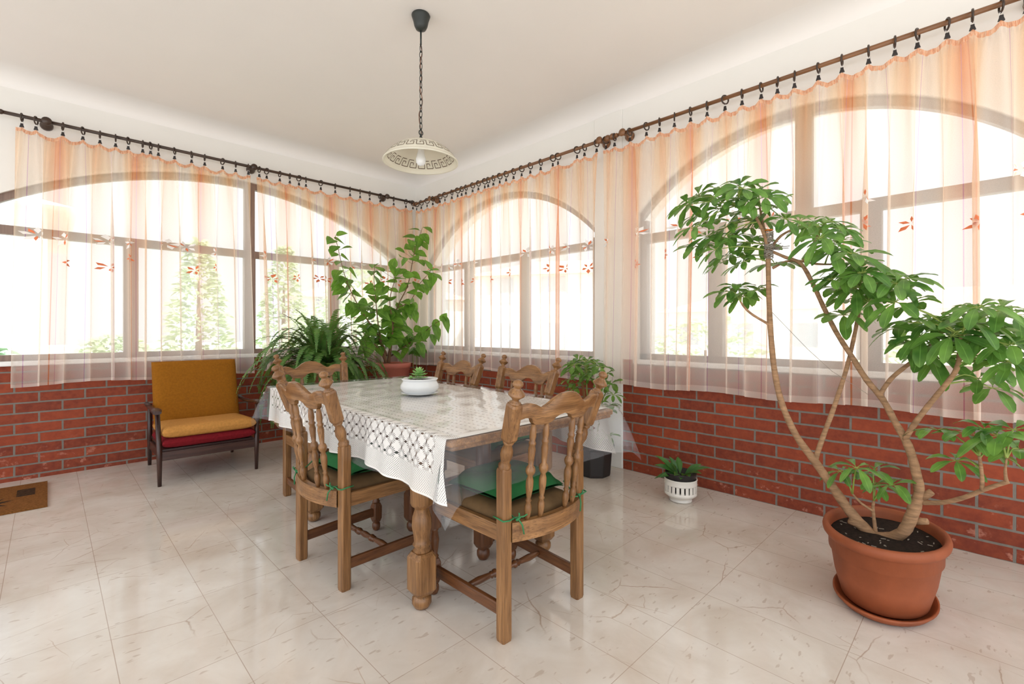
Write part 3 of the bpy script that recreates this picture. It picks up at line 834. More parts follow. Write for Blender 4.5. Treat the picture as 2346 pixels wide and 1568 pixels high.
# ------------------------------------------------------------------ dining table
TC = (1.655, 2.535, 0); TR = math.radians(-1.5); HX, HY, TZ = .53, 1.11, .825
table = thing('dining_table', 'oak dining table with turned legs under the white crochet cloth', 'table', TC, TR)
b = MB(); b.box(-HX, HX, -HY, HY, TZ-.03, TZ); b.box(-HX+.008, HX-.008, -HY+.008, HY-.008, TZ-.046, TZ-.028)
b.build('tabletop', M['oak_y'], table, bevel=.008)
b = MB()
for sx in (-1, 1): b.box(sx*.42-.012, sx*.42+.012, -.70, .80, TZ-.135, TZ-.046)
for yy in (-.74, .86): b.box(-.40, .40, yy-.012, yy+.012, TZ-.135, TZ-.046)
b.build('apron', M['oakdark_y'], table, bevel=.004)
def oct_prism(b, r, z0, z1, ch=.3):
    c = r*(1-ch)
    pl = [(r,-c),(r,c),(c,r),(-c,r),(-r,c),(-r,-c),(-c,-r),(c,-r)]
    rings = []
    for (f, z) in ((.72,z0),(1,z0+.022),(1,z1-.022),(.72,z1)):
        rings.append([b.vert((x*f, y*f, z)) for x, y in pl])
    for a, c2 in zip(rings, rings[1:]):
        for k in range(8): b.face((a[k], a[(k+1)%8], c2[(k+1)%8], c2[k]))
    b.face(rings[0][::-1]); b.face(rings[-1])
def turned_leg(b, r, h):
    """ball foot, octagonal block, turned vase, round block"""
    b.lathe([(.012,0),(r*.62,.006),(r*.85,.026),(r*.84,.048),(r*.6,.064),(r*.42,.07)], 16)
    oct_prism(b, r, .066, .255, .25)
    b.lathe([(r*.6,.25),(r*.78,.262),(r*.62,.275),(r*.8,.288),(r*.66,.30),(r*.72,.33),(r*.86,.37),(r*.82,.41),(r*.6,.445),(r*.66,.455),(r*.88,.462),(r*1.0,.475),(r*1.0,h)], 18)
for (x, y) in ((-.437,-.755),(.36,-.755),(-.43,.56),(.40,.90)):
    b = MB(); b.M = Matrix.Translation((x, y, 0)); turned_leg(b, .052, TZ-.046); b.build('leg', M['oak_z'], table)
for (x, y) in ((-.04,-.02),(.05,-.60)):
    b = MB(); b.M = Matrix.Translation((x, y, 0)); turned_leg(b, .042, TZ-.046); b.build('leg', M['oakdark_z'], table)

TM = Matrix.Translation(TC) @ Matrix.Rotation(TR, 4, 'Z')
# white crochet tablecloth, hanging on the two long sides
DROP = .238
cl = MB(); half = HX + DROP
vs = []
v = 0.0
while v < 2*half: vs.append(v); v += .02
vs.append(2*half)
us = [0 + 2.19*k/110 for k in range(111)]
def cloth_fn(u, v):
    y = -HY + .022 + u
    d = v - half                       # signed distance from the centre line
    ad = abs(d); sg = -1 if d < 0 else 1
    if ad <= HX - .004: 
        return (d, y + .012*(d/HX) * max(0, 1-u/.4), TZ + .0035)
    r = ad - HX + .004
    endw = max(0, 1 - u/.22)
    wav = (.016*sin(u*14.0+.6) + .010*sin(u*31+1.0)) * min(1, r/.12)
    out = .007 + .07*r + wav - .02*endw*min(1, r/.1)
    zz = TZ + .0035 - (r**2/.03 if r < .015 else r-.0075) * (1.0 + .06*sin(u*5.2+1.1)) 
    yy = y - .05*endw*r + .02*endw*sin(r*16)
    return (sg*(HX + max(out, .005)), yy, zz)
cl.grid(cloth_fn, us, vs, lambda u, v: (u, min(v, 2*half-v)))
cl.M = Matrix.Identity(4)
o = cl.build('tablecloth', M['crochet']); o.matrix_world = TM
tag(o, 'white crochet tablecloth with lace web bands hanging over the long table sides', 'tablecloth')

# clear plastic sheet over the cloth
pb = MB(); OX, OY = .232, .24
def axis_samples(h, o, n_in, n_out):
    return [-h-o + o*k/n_out for k in range(n_out)] + [-h + 2*h*k/n_in for k in range(n_in+1)] + [h + o*(k+1)/n_out for k in range(n_out)]
def sheet_fn(x, y):
    dx = max(0, abs(x) - HX - .004); dy = max(0, abs(y) - HY - .004)
    sx = -1 if x < 0 else 1; sy = -1 if y < 0 else 1
    px = max(-HX-.004, min(HX+.004, x)); py = max(-HY-.004, min(HY+.004, y))
    z = TZ + .009 + (.0012*sin(x*23+y*7) + .0012*sin(y*31-x*11))
    if dx == 0 and dy == 0: return (x, y, z)
    r = math.hypot(dx, dy); ang = math.atan2(dy, dx)
    rip = .016*sin((px*9 if dx == 0 else py*11) + 2*r) * min(1, r/.1)
    corner = sin(2*ang)
    out = (.030 if dx > 0 else .008) + (.10*r*(1+2.4*corner) if dx > 0 else .05*r) + (rip if dx > 0 else .25*abs(rip)) + .025*corner*sin(ang*4+.5)*min(1, r/.15)
    fall = r*(.96 - .10*corner)
    return (px + sx*cos(ang)*out, py + sy*sin(ang)*out, z - fall + (.008 if r < .02 else 0))
xs = axis_samples(HX+.004, OX, 26, 14); ys = axis_samples(HY+.004, OY, 50, 12)
pb.grid(sheet_fn, xs, ys)
o = pb.build('plastic_sheet', M['clear_sheet']); o.matrix_world = TM
tag(o, 'clear plastic table cover lying over the white crochet cloth', 'table cover')

# succulent in a white bowl
bowl = thing('potted_succulent', 'small green succulent in a squat white bowl with dish on the table', 'potted plant', (1.70, 2.565, TZ + .0115))
b = MB(); b.lathe([(.0,0),(.075,0),(.085,.004),(.118,.013),(.119,.016),(.08,.008),(.0,.006)], 36); b.build('dish', M['porcelain'], bowl)
b = MB(); b.lathe([(.0,.010),(.088,.010),(.104,.018),(.122,.042),(.121,.062),(.108,.083),(.106,.089),(.114,.096),(.116,.101),(.11,.104),(.102,.1),(.1,.09),(.0,.088)], 40); b.build('bowl', M['porcelain'], bowl)
b = MB(); b.lathe([(.0,.094),(.06,.093),(.101,.09)], 24, caps=False); b.build('soil', M['soil'], bowl)
b = MB(); rnd = random.Random(3)
def rosette(b, c, R, layers, h):
    for L in range(layers):
        n = 15 - L*2; el = (-.35 + 1.35*L/(layers-1)); ln = R*(1 - .55*L/(layers-1))
        for k in range(n):
            a = 2*pi*k/n + L*.4 + rnd.uniform(-.08,.08)
            d = Vector((cos(a)*cos(el), sin(a)*cos(el), sin(el))); side = Vector((-sin(a), cos(a), 0)); up = d.cross(side) * -1
            base = Vector(c) + Vector((0,0,h*L/(layers-1))) + d*.006
            rows = []
            for (t, w) in ((0,.2),(.35,.42),(.65,.5),(.86,.36),(1,.03)):
                ctr = base + d*ln*t + Vector((0,0,.16*ln*t*t))
                rows.append([b.vert(ctr + side*(w*ln*.62*q) + up*(abs(q)*.05*ln - .03*ln), (.5+q*.5, t)) for q in (-1,0,1)])
            for r0, r1 in zip(rows, rows[1:]):
                for q in (0,1): b.face((r0[q], r0[q+1], r1[q+1], r1[q]), True)
rosette(b, (-.005,0,.098), .062, 6, .045)
rosette(b, (-.06,.01,.094), .026, 3, .012)
b.build('leaves', M['succulent'], bowl)

# ------------------------------------------------------------------ dining chairs (local frame: faces +y, rear legs at y = 0)
LEAN0, HTOP = .66, 1.065
def lean(z, sx):
    t = max(0, (z-LEAN0)/.40)
    return (sx*(.228 + .042*t), -.138*t)
def post_dir(sx): return Vector((sx*.042, -.138, .40)).normalized()
def bow_y(x): return -.012 - .05*(1-(x/.225)**2)
def make_chair(label):
    t = thing('dining_chair', label, 'chair', group='carved oak dining chairs')
    w = .0245
    for sx in (-1, 1):
        b = MB(); x = sx*.228
        c = .006
        # square lower post with chamfered corners and foot
        pl = [(w,-w+c),(w,w-c),(w-c,w),(-w+c,w),(-w,w-c),(-w,-w+c),(-w+c,-w),(w-c,-w)]
        rings = []
        for (f, z) in ((.9,0),(1,.012),(1,.685),(.86,.695)):
            rings.append([b.vert((x+px*f, py*f, z)) for px, py in pl])
        for r0, r1 in zip(rings, rings[1:]):
            for k in range(8): b.face((r0[k], r0[(k+1)%8], r1[(k+1)%8], r1[k]))
        b.face(rings[0][::-1]); b.face(rings[-1])
        # turned vase
        d = post_dir(sx)
        p0 = Vector((x, 0, .69)); b.M = frame_to(p0, d)
        b.lathe([(.02,-.004),(.025,.008),(.026,.02),(.018,.03),(.02,.042),(.026,.065),(.024,.09),(.016,.112),(.02,.118),(.023,.124),(.02,.13),(.016,.134)], 16)
        # raked square block
        def ring(z, f):
            return [b.vert((px*f*1.08, py*f*1.08, z)) for px, py in pl]
        rs = [ring(.13,.8), ring(.142,1), ring(.285,1), ring(.295,.85)]
        for r0, r1 in zip(rs, rs[1:]):
            for k in range(8): b.face((r0[k], r0[(k+1)%8], r1[(k+1)%8], r1[k]))
        b.face(rs[0][::-1]); b.face(rs[-1])
        post = b.build('back_post', M['oak_z'], t)
        b = MB(); b.M = frame_to(p0, d)
        b.lathe([(.022,.292),(.024,.299),(.015,.304),(.012,.311),(.018,.318),(.028,.328),(.0335,.333),(.0335,.337),(.028,.345),(.02,.354),(.0125,.360),(.0125,.364),(.019,.370),(.0215,.377),(.019,.384),(.011,.391),(0,.394)], 18)
        b.build('finial', M['oak_z'], post)
    # front legs
    for sx in (-1, 1):
        b = MB(); b.M = Matrix.Translation((sx*.25, .475, 0))
        r = .03
        b.lathe([(.01,0),(r*.62,.005),(r*.85,.022),(r*.8,.042),(r*.5,.056)], 14)
        oct_prism(b, r*.92, .055, .17, .25)
        b.lathe([(r*.6,.168),(r*.8,.18),(r*.55,.19),(r*.75,.22),(r*.85,.26),(r*.6,.30),(r*.8,.308),(r*.6,.318)], 14)
        b.box(-r*.85, r*.85, -r*.85, r*.85, .315, .462)
        b.build('front_leg', M['oakdark_z'], t)
    # seat rails
    for sx in (-1, 1):
        b = MB(); b.bar((sx*.232, .02, .43), (sx*.25, .46, .43), .024, .068); b.build('seat_rail', M['oak_y'], t, bevel=.004)
    b = MB(); b.bar((-.23, .475, .43), (.23, .475, .43), .024, .068); b.build('seat_rail', M['oak_x'], t, bevel=.004)
    b = MB(); n = 16
    xs = [-.212 + .424*k/n for k in range(n+1)]
    for k in range(n):
        x0, x1 = xs[k], xs[k+1]
        def P(x, dy, z): return (x, bow_y(x)+dy, z)
        for (q) in (((x0,-.014,.398),(x1,-.014,.398),(x1,-.014,.476),(x0,-.014,.476)), ((x0,.014,.398),(x0,.014,.476),(x1,.014,.476),(x1,.014,.398)),
                    ((x0,-.014,.476),(x1,-.014,.476),(x1,.014,.476),(x0,.014,.476)), ((x0,-.014,.398),(x0,.014,.398),(x1,.014,.398),(x1,-.014,.398))):
            b.quad(*[P(*c) for c in q])
    b.build('seat_rail', M['oak_x'], t)
    # upholstered seat
    b = MB(); n = 14
    def seat(u, v):
        y = -.035*(1-u*u*.9)*max(0, 1-v*4) + .02 + v*.47
        x = u*(.205 + .03*v)
        e = max(abs(u), abs(2*v-1)); zz = .507 - .028*max(0, (e-.72)/.28)**2.2
        return (x, y, zz)
    us = [-1 + 2*k/n for k in range(n+1)]; vv = [k/n for k in range(n+1)]
    rows = b.grid(seat, us, vv)
    rim = [rows[0][k] for k in range(n+1)] + [rows[k][n] for k in range(1, n+1)] + [rows[n][k] for k in range(n-1, -1, -1)] + [rows[k][0] for k in range(n-1, 0, -1)]
    lo = [b.vert((b.v[i][0], b.v[i][1], .45)) for i in rim]
    for k in range(len(rim)): b.face((rim[k], lo[k], lo[(k+1)%len(rim)], rim[(k+1)%len(rim)]), True)
    b.build('seat', M['velvet_brown'], t)
    # shaped top rail
    top = [(-.236,.958),(-.2,.966),(-.17,.958),(-.14,.944),(-.125,.943),(-.105,.953),(-.075,.976),(-.04,.992),(0,.997)]
    bot = [(-.236,.897),(-.205,.905),(-.18,.903),(-.168,.893),(-.164,.880),(-.15,.872),(-.11,.868),(-.07,.872),(-.056,.880),(-.05,.89),(-.025,.901),(0,.904)]
    poly = top + [(-x, z) for x, z in top[-2::-1]] + [(-x, z) for x, z in bot[:-1]] + [(x, z) for x, z in bot[::-1]]
    def bend(x, z): return -.138*(z-LEAN0)/.40 - .028*(1-(x/.236)**2)
    b = MB()
    # strip build so the curved board stays clean: columns across x
    import bisect
    def interp(pts, x):
        x = -abs(x); xs_ = [p[0] for p in pts]; i = min(max(bisect.bisect(xs_, x)-1, 0), len(pts)-2)
        t_ = (x-pts[i][0])/(pts[i+1][0]-pts[i][0]); return pts[i][1]*(1-t_) + pts[i+1][1]*t_
    n = 60; xs = [-.236 + .472*k/n for k in range(n+1)]
    cols = []
    for x in xs:
        zb, zt = interp(bot, x), interp(top, x); th = .0115
        cols.append([b.vert((x, bend(x,z)+dy, z)) for (z, dy) in ((zb,-th),(zb+.006,-th-.002),(zt-.006,-th-.002),(zt,-th+.003),(zt,th-.003),(zt-.006,th),(zb+.006,th),(zb,th-.002))])
    for a, c in zip(cols, cols[1:]):
        for k in range(8): b.face((a[k], c[k], c[(k+1)%8], a[(k+1)%8]), k in (1,5))
    b.face(cols[0]); b.face(cols[-1][::-1])
    b.build('top_rail', M['oak_x'], t)
    # four turned spindles in two pairs
    for xb in (-.142,-.078,.078,.142):
        p0 = Vector((xb*.98, bow_y(xb), .474)); p1 = Vector((xb*1.06, bend(xb, .872), .874)); L = (p1-p0).length
        b = MB(); b.M = frame_to(p0, p1-p0); s = L/.40
        b.lathe([(r*1.0, z*s) for r, z in ((.009,0),(.012,.02),(.0155,.045),(.014,.06),(.009,.075),(.013,.082),(.009,.09),(.012,.11),(.016,.14),(.016,.165),(.010,.185),(.017,.195),(.0205,.205),(.0205,.212),(.017,.222),(.010,.23),(.013,.26),(.016,.295),(.012,.312),(.0155,.318),(.0155,.324),(.011,.33),(.0145,.35),(.013,.375),(.009,.40))], 12)
        b.build('spindle', M['oak_z'], t)
    # stretchers
    for sx in (-1, 1):
        b = MB(); b.bar((sx*.228, .015, .118), (sx*.25, .46, .118), .022, .05); b.build('stretcher', M['oakdark_y'], t, bevel=.005)
    b = MB(); b.M = frame_to((-.24,.25,.118), (1,0,0)); L = .48
    hp = [(.009,0),(.012,.03),(.017,.08),(.013,.14),(.011,.15),(.017,.155),(.011,.165),(.019,.172),(.019,.182),(.011,.19)]
    b.lathe([(r, z) for r, z in hp] + [(.015,.22),(.017,.24),(.015,.26)] + [(r, L-z) for r, z in hp[::-1]], 12)
    b.build('turned_stretcher', M['oakdark_x'], t)
    return t
def chair_at(root, mx, my, face_deg, label):
    """mid point between the rear legs, facing angle in degrees from +x"""
    rz = math.radians(face_deg - 90)
    if root is None:
        root = make_chair(label); root.location = (mx, my, 0); root.rotation_euler = (0,0,rz); return root
    return dup(root, (mx, my, 0), rz, label)
CH = chair_at(None, 1.535, 1.362, 88.0, 'carved oak dining chair at the near table end, its back to the viewer')
chair_at(CH, 1.002, 2.405, 3.7, 'carved oak dining chair on the left long side of the table')
chair_at(CH, 1.515, 3.72, -90, 'carved oak dining chair at the far table end, in front of the fern')
chair_at(CH, 2.335, 3.075, 180, 'carved oak dining chair on the right table side, further from the viewer')
chair_at(CH, 2.345, 2.315, 180, 'carved oak dining chair on the right table side, nearer the small white planter')

def make_cushion(label):
    t = thing('seat_cushion', label, 'cushion', group='green seat cushions')
    b = MB(); n = 22
    tuft = [(-.4,-.4),(.4,-.4),(-.4,.4),(.4,.4),(0,0)]
    def cu(u, v, sg):
        e = (abs(u)**4 + abs(v)**4)**.25; th = .046*max(0, 1-e**5)**.5 + .006
        dip = sum(math.exp(-((u-a)**2+(v-c)**2)/.03) for a, c in tuft)
        cr = min(abs(u-v), abs(u+v)); th -= (.030*min(1, dip) + .012*math.exp(-(cr/.07)**2)) if sg > 0 else 0
        return (u*(.195+.012*v), .235 + v*.195, .545 - .022*min(1, e/1.19)**6 + sg*max(th*(1 if sg > 0 else .6), .003))
    us = [-1 + 2*k/n for k in range(n+1)]
    b.grid(lambda u, v: cu(u, v, 1), us, us); b.grid(lambda u, v: cu(u, v, -1), us, us[::-1])
    b.build('pad', M['cotton_green'], t)
    for sx in (-1, 1):
        b = MB(); x = sx*.228; w = .0305; z = .494
        lp = [(sx*.19,.05,.54),(sx*.20,.02,.51),(x-sx*w,.0,z+.006),(x-sx*w,-w,z),(x,-w-.002,z-.004),(x+sx*w,-w,z),(x+sx*(w+.002),0,z+.004),(x+sx*w,w,z+.004)]
        b.tube(lp, .0034, 5)
        b.tube([(x-sx*w,-w,z),(x-sx*.06,-w-.022,z+.004),(x-sx*.10,-.052,z+.012)], .0034, 5)
        b.tube([(x-sx*.035,-w-.014,z),(x-sx*.045,-w-.03,z-.025),(x-sx*.052,-w-.032,z-.062)], .0034, 5)
        b.tube([(x-sx*.035,-w-.014,z),(x-sx*.03,-w-.028,z+.018),(x-sx*.028,-w-.028,z+.028)], .0034, 5)
        b.tube([(x-sx*.03,-w-.010,z-.008),(x-sx*.042,-w-.02,z+.008)], .006, 6)
        b.build('tie', M['ribbon_green'], t)
    return t
CU = make_cushion('green tufted seat cushion tied to the chair with its back to the viewer')
CU.location = (1.535, 1.362, 0); CU.rotation_euler = (0,0,math.radians(-2))
dup(CU, (1.002, 2.405, 0), math.radians(-86.3), 'green tufted seat cushion on the chair at the left table side')
dup(CU, (2.345, 2.315, 0), math.radians(90), 'green tufted seat cushion half hidden behind the plastic, on the right table side')

# ------------------------------------------------------------------ armchair
arm = thing('armchair', 'low mustard yellow armchair with dark wooden frame against the brick wall', 'armchair', (.985, 4.60, 0), math.radians(-1.5))
for sx in (-1, 1):
    b = MB(); b.tube([(sx*.35,.03,0),(sx*.352,.03,.25),(sx*.362,.06,.58)], [.014,.02,.017], 12); b.build('leg', M['teak'], arm)
    b = MB(); b.tube([(sx*.335,.84,0),(sx*.34,.78,.25),(sx*.345,.72,.58)], [.014,.02,.017], 12); b.build('leg', M['teak'], arm)
    b = MB()   # shaped arm rest
    stn = [(-.02,.0,.595,.028),(.03,.0,.605,.036),(.12,-.004,.604,.034),(.28,-.012,.585,.024),(.5,-.01,.575,.02),(.74,-.005,.585,.018)]
    rings = []
    for (y, ox, z, hw) in stn:
        cx_ = sx*(.372 + ox)
        rings.append([b.vert((cx_+dx*hw, y, z+dz)) for dx, dz in ((-1,-.006),(-.6,-.014),(.6,-.014),(1,-.006),(1,.004),(.5,.013),(-.5,.013),(-1,.004))])
    for r0, r1 in zip(rings, rings[1:]):
        for k in range(8): b.face((r0[k], r0[(k+1)%8], r1[(k+1)%8], r1[k]), True)
    b.face(rings[0]); b.face(rings[-1][::-1])
    b.build('armrest', M['teak'], arm)
    b = MB(); b.bar((sx*.338,.03,.24), (sx*.332,.78,.20), .022, .075); b.build('side_rail', M['teak'], arm, bevel=.006)
b = MB(); b.bar((-.34,.035,.235), (.34,.035,.235), .022, .07); b.build('front_rail', M['teak_x'], arm, bevel=.005)
b = MB(); b.bar((-.335,.77,.20), (.335,.77,.20), .022, .07); b.build('rear_rail', M['teak_x'], arm, bevel=.005)
b = MB(); b.box(-.33,.33,.05,.75,.268,.286); b.build('seat_base', M['teak_x'], arm)
def pad(b, x0, x1, y0, y1, z0, z1, tilt=0.0, r=.03, sag=0.0, M4=None):
    n = 18
    def f(u, v, top):
        e = (abs(u)**6+abs(v)**6)**(1/6)
        k = (max(0, 1-abs(u)**9)*max(0, 1-abs(v)**9))**.36
        zz = (z0+z1)/2 + (1 if top else -1)*((z1-z0)/2)*k - (sag*(1-u*u)*(1-v*v) if top else 0)
        x = (x0+x1)/2 + u*(x1-x0)/2; y = (y0+y1)/2 + v*(y1-y0)/2
        p = Vector((x, y, zz + tilt*(y-y0))); return tuple(M4 @ p) if M4 else tuple(p)
    us = [-1,-.985,-.96,-.92,-.86] + [-.8+1.6*k/n for k in range(n+1)] + [.86,.92,.96,.985,1]
    b.grid(lambda u, v: f(u, v, True), us, us); b.grid(lambda u, v: f(u, v, False), us, us[::-1])
b = MB(); pad(b, -.335, .335, 0, .68, .29, .385, -.05); b.build('lower_cushion', M['fabric_red'], arm)
b = MB(); pad(b, -.335, .34, -.015, .64, .372, .480, -.05, sag=.01); b.build('seat_cushion', M['fabric_seat'], arm)
b = MB(); Mb = Matrix.Translation((0, .545, .40)) @ Matrix.Rotation(math.radians(72), 4, 'X')
pad(b, -.335, .335, 0, .585, -.055, .055, M4=Mb); b.build('backrest', M['fabric_mustard'], arm)

# ------------------------------------------------------------------ doormat
dm = MB(); dm.box(-.82, 0.0, 4.66, 5.40, .001, .016)
dm.mat = 1
def poly_up(b, pts, z): b.face([b.vert((x, y, z)) for x, y in pts])
zz = .0168
for k in range(6): poly_up(dm, [(-.165,5.03+.035*k),(-.065,5.03+.035*k),(-.068,5.056+.035*k),(-.165,5.056+.035*k)], zz)
star = [(-.40,4.95),(-.30,4.99),(-.22,5.05),(-.27,4.96),(-.17,4.955),(-.26,4.91),(-.20,4.83),(-.30,4.88),(-.38,4.78),(-.36,4.89)]
poly_up(dm, star, zz); dm.mat = 2
poly_up(dm, [(-.42,4.93),(-.32,4.96),(-.29,4.92),(-.36,4.90)], zz+.0006); poly_up(dm, [(-.42,4.80),(-.33,4.84),(-.31,4.88),(-.40,4.86)], zz+.0006)
tag(dm.build('doormat', [M['coir'], M['mat_dark'], M['mat_red']], bevel=0), 'brown coir doormat with dark and red motifs by the left wall', 'doormat')

# ------------------------------------------------------------------ wall socket
so = thing('wall_socket', 'white square wall socket on the brick left of the corner', 'socket', (3.525, YL, .742))
b = MB(); b.box(-.045,.045,-.012,0,-.045,.045); b.build('plate', M['white_plastic'], so, bevel=.004)
b = MB(); b.M = frame_to((0,-.012,0), (0,-1,0)); b.lathe([(.03,0),(.03,.004),(.026,.004),(.023,-.004),(.0,-.005)], 24); b.build('insert', M['white_plastic'], so)
b = MB()
for sx in (-1,1): b.M = frame_to((sx*.009,-.0125,0), (0,-1,0)); b.lathe([(.003,-.004),(.003,.0008),(0,.001)], 8)
b.build('contact', M['iron'], so)

# ------------------------------------------------------------------ plants
OBOV = ((0,.08),(.25,.5),(.55,.95),(.8,.95),(.95,.55),(1,.12))
def leaflet(b, base, d, nrm, L, W, droop=.5, fold=.18, rows=((0,.10),(.22,.62),(.5,1.0),(.78,.72),(1,.04))):
    d = Vector(d).normalized(); side = d.cross(Vector(nrm))
    side = side.normalized() if side.length > 1e-4 else Vector((1,0,0))
    up = side.cross(d).normalized(); base = Vector(base)
    R = []
    for t, w in rows:
        c = base + d*(L*t) - Vector((0,0,1))*(droop*L*t*t*.6) 
        R.append([b.vert(c + side*(q*w*W/2) + up*(abs(q)*w*W*fold), (.5+.5*q, t)) for q in (-1,0,1)])
    for r0, r1 in zip(R, R[1:]):
        for q in (0,1): b.face((r0[q], r0[q+1], r1[q+1], r1[q]), True)
def palm_cluster(b, pb, c, nrm, L, rnd, n=None, stem_from=None):
    c = Vector(c); nrm = Vector(nrm).normalized(); n = n or rnd.choice((7,7,8,8,9))
    x = nrm.cross(Vector((0,0,1)))
    x = x.normalized() if x.length > .05 else Vector((1,0,0)); y = nrm.cross(x).normalized()
    a0 = rnd.uniform(0, 2*pi)
    for k in range(n):
        a = a0 + 2*pi*k/n + rnd.uniform(-.12,.12)
        d = (x*cos(a) + y*sin(a)) + nrm*rnd.uniform(.0,.35)
        l = L*rnd.uniform(.78,1.08)
        s0 = c + d.normalized()*L*.18
        leaflet(b, s0, d, nrm, l, l*rnd.uniform(.38,.46), rnd.uniform(.45,1.25), .14, OBOV)
        pb.tube([c, s0], .0016, 4, False)
    if stem_from is not None:
        s = Vector(stem_from); mid = (s+c)/2 + Vector((0,0,.02))
        pts, rr = smooth_path([s, mid, c], [.0045,.003,.0022], 3); pb.tube(pts, rr, 5)

# --- the big umbrella tree
PX, PY = 2.75, .34
tree = thing('potted_umbrella_tree', 'tall two-trunked umbrella tree in a terracotta planter by the right wall', 'potted plant', (PX, PY, 0))
TI = Matrix.Translation((-PX, -PY, 0))
def oval(b, prof, ax, ay, n=48):
    rings = [[b.vert((ax*r*cos(2*pi*k/n), ay*r*sin(2*pi*k/n), z)) for k in range(n)] for r, z in prof]
    for a, c in zip(rings, rings[1:]):
        for k in range(n): b.face((a[k], a[(k+1)%n], c[(k+1)%n], c[k]), True)
    return rings
b = MB(); R = oval(b, [(.0,.004),(.84,.004),(.9,.01),(1.0,.034),(1.0,.042),(.96,.042),(.88,.018),(.0,.014)], .272, .192); b.build('saucer', M['saucer_clay'], tree)
b = MB(); oval(b, [(.0,.022),(.66,.022),(.69,.03),(.80,.13),(.86,.225),(.895,.232),(.90,.29),(.955,.296),(.99,.308),(1.0,.322),(.985,.336),(.95,.342),(.90,.338),(.875,.32),(.86,.26)], .312, .234); b.build('pot', M['terracotta'], tree)
b = MB(); R = oval(b, [(.868,.292),(.6,.298),(.25,.302),(.0,.302)], .312, .234)
rnd = random.Random(21)
b.mat = 1
for k in range(46):
    a = rnd.uniform(0,2*pi); r = math.sqrt(rnd.uniform(0,.68)); x, y = .312*r*cos(a), .234*r*sin(a); an = rnd.uniform(0,pi); l = rnd.uniform(.006,.022)
    b.bar((x,y,.303),(x+l*cos(an),y+l*sin(an),.3045), .004, .002)
b.build('soil', [M['soil'], M['twine']], tree)
TX = 2.75
def tp(px, py, dx=0.0): return at_x(px, py, TX+dx) - Vector((PX, PY, 0))
branches = [   # (points (px, py, dx), radii)
 ([(2005,1232,0),(1975,1205,0),(1940,1163,0),(1900,1105,-.01),(1865,1055,-.02),(1825,1000,-.02),(1793,930,-.03),(1776,860,-.03),(1767,780,-.03),(1762,690,-.02),(1760,600,0),(1760,560,0)], [.03,.031,.028,.025,.024,.02,.0185,.0175,.017,.016,.015,.014]),
 ([(1866,1058,-.02),(1886,1000,.02),(1912,930,.06),(1938,850,.09),(1955,780,.1),(1968,710,.1),(1972,660,.1)], [.018,.0155,.0145,.013,.012,.011,.009]),
 ([(2000,1228,0),(2035,1232,0),(2066,1222,-.01),(2084,1195,-.01),(2096,1160,0),(2106,1130,0),(2098,1080,.0),(2080,1020,0),(2052,970,.02),(2022,915,.04),(1985,870,.05),(1950,815,.06),(1915,760,.07),(1885,700,.07),(1862,650,.06),(1835,605,.05),(1800,590,.03),(1765,575,0)], [.03,.034,.036,.037,.036,.03,.027,.025,.0205,.02,.019,.0175,.016,.0155,.015,.014,.012,.01]),
 ([(2072,1008,0),(2100,965,-.02),(2135,920,-.04),(2168,880,-.06),(2192,845,-.07),(2200,800,-.07),(2202,770,-.07)], [.018,.0165,.0155,.0145,.014,.012,.01]),
 ([(2014,908,.04),(2040,870,.06),(2075,840,.07),(2110,815,.08),(2140,785,.08),(2150,765,.08)], [.013,.0125,.0115,.0105,.0095,.008]),
 ([(2112,1152,0),(2160,1152,-.03),(2210,1140,-.07),(2255,1122,-.1),(2310,1104,-.12)], [.0135,.0125,.012,.011,.01]),
 ([(2250,1124,-.1),(2250,1095,-.1),(2246,1060,-.1),(2243,1045,-.1)], [.01,.0085,.0075,.006]),
 ([(2306,1105,-.12),(2303,1080,-.12),(2306,1050,-.12)], [.009,.006,.004]),
 ([(1766,746,-.03),(1725,722,-.05),(1706,705,-.06),(1697,692,-.06)], [.009,.008,.0075,.006]),
 ([(1770,615,0),(1800,600,.03),(1830,598,.06),(1870,605,.08),(1905,606,.1)], [.009,.008,.0075,.007,.005]),
 ([(1838,598,.05),(1855,572,.05),(1868,550,.05),(1875,535,.05)], [.0075,.007,.006,.005]),
 ([(1762,580,0),(1748,530,-.03),(1725,490,-.05),(1690,470,-.06)], [.013,.011,.009,.006]),
 ([(1762,575,0),(1790,540,.05),(1830,520,.08)], [.01,.008,.006]),
 ([(1762,570,0),(1745,500,.06),(1740,465,.1)], [.011,.008,.006]),
 ([(2006,1220,0),(2003,1195,0),(2000,1165,0),(2002,1148,0)], [.011,.0095,.0085,.007]),
 ([(2001,1172,0),(1975,1155,-.02),(1960,1140,-.03),(1953,1132,-.03)], [.008,.007,.006,.005]),
]
b = MB(); anchors = []
for bi, (pts, rad) in enumerate(branches):
    rad = [r * ((.8, .75, .68, .68)[bi] if bi < 4 else .78) for r in rad]
    P, Rr = smooth_path([tp(*p) for p in pts], rad, 4)
    Rr = [r*(1 + .05*sin(i*2.1)) for i, r in enumerate(Rr)]
    b.tube(P, Rr, 10)
    anchors += P[len(P)//2:]
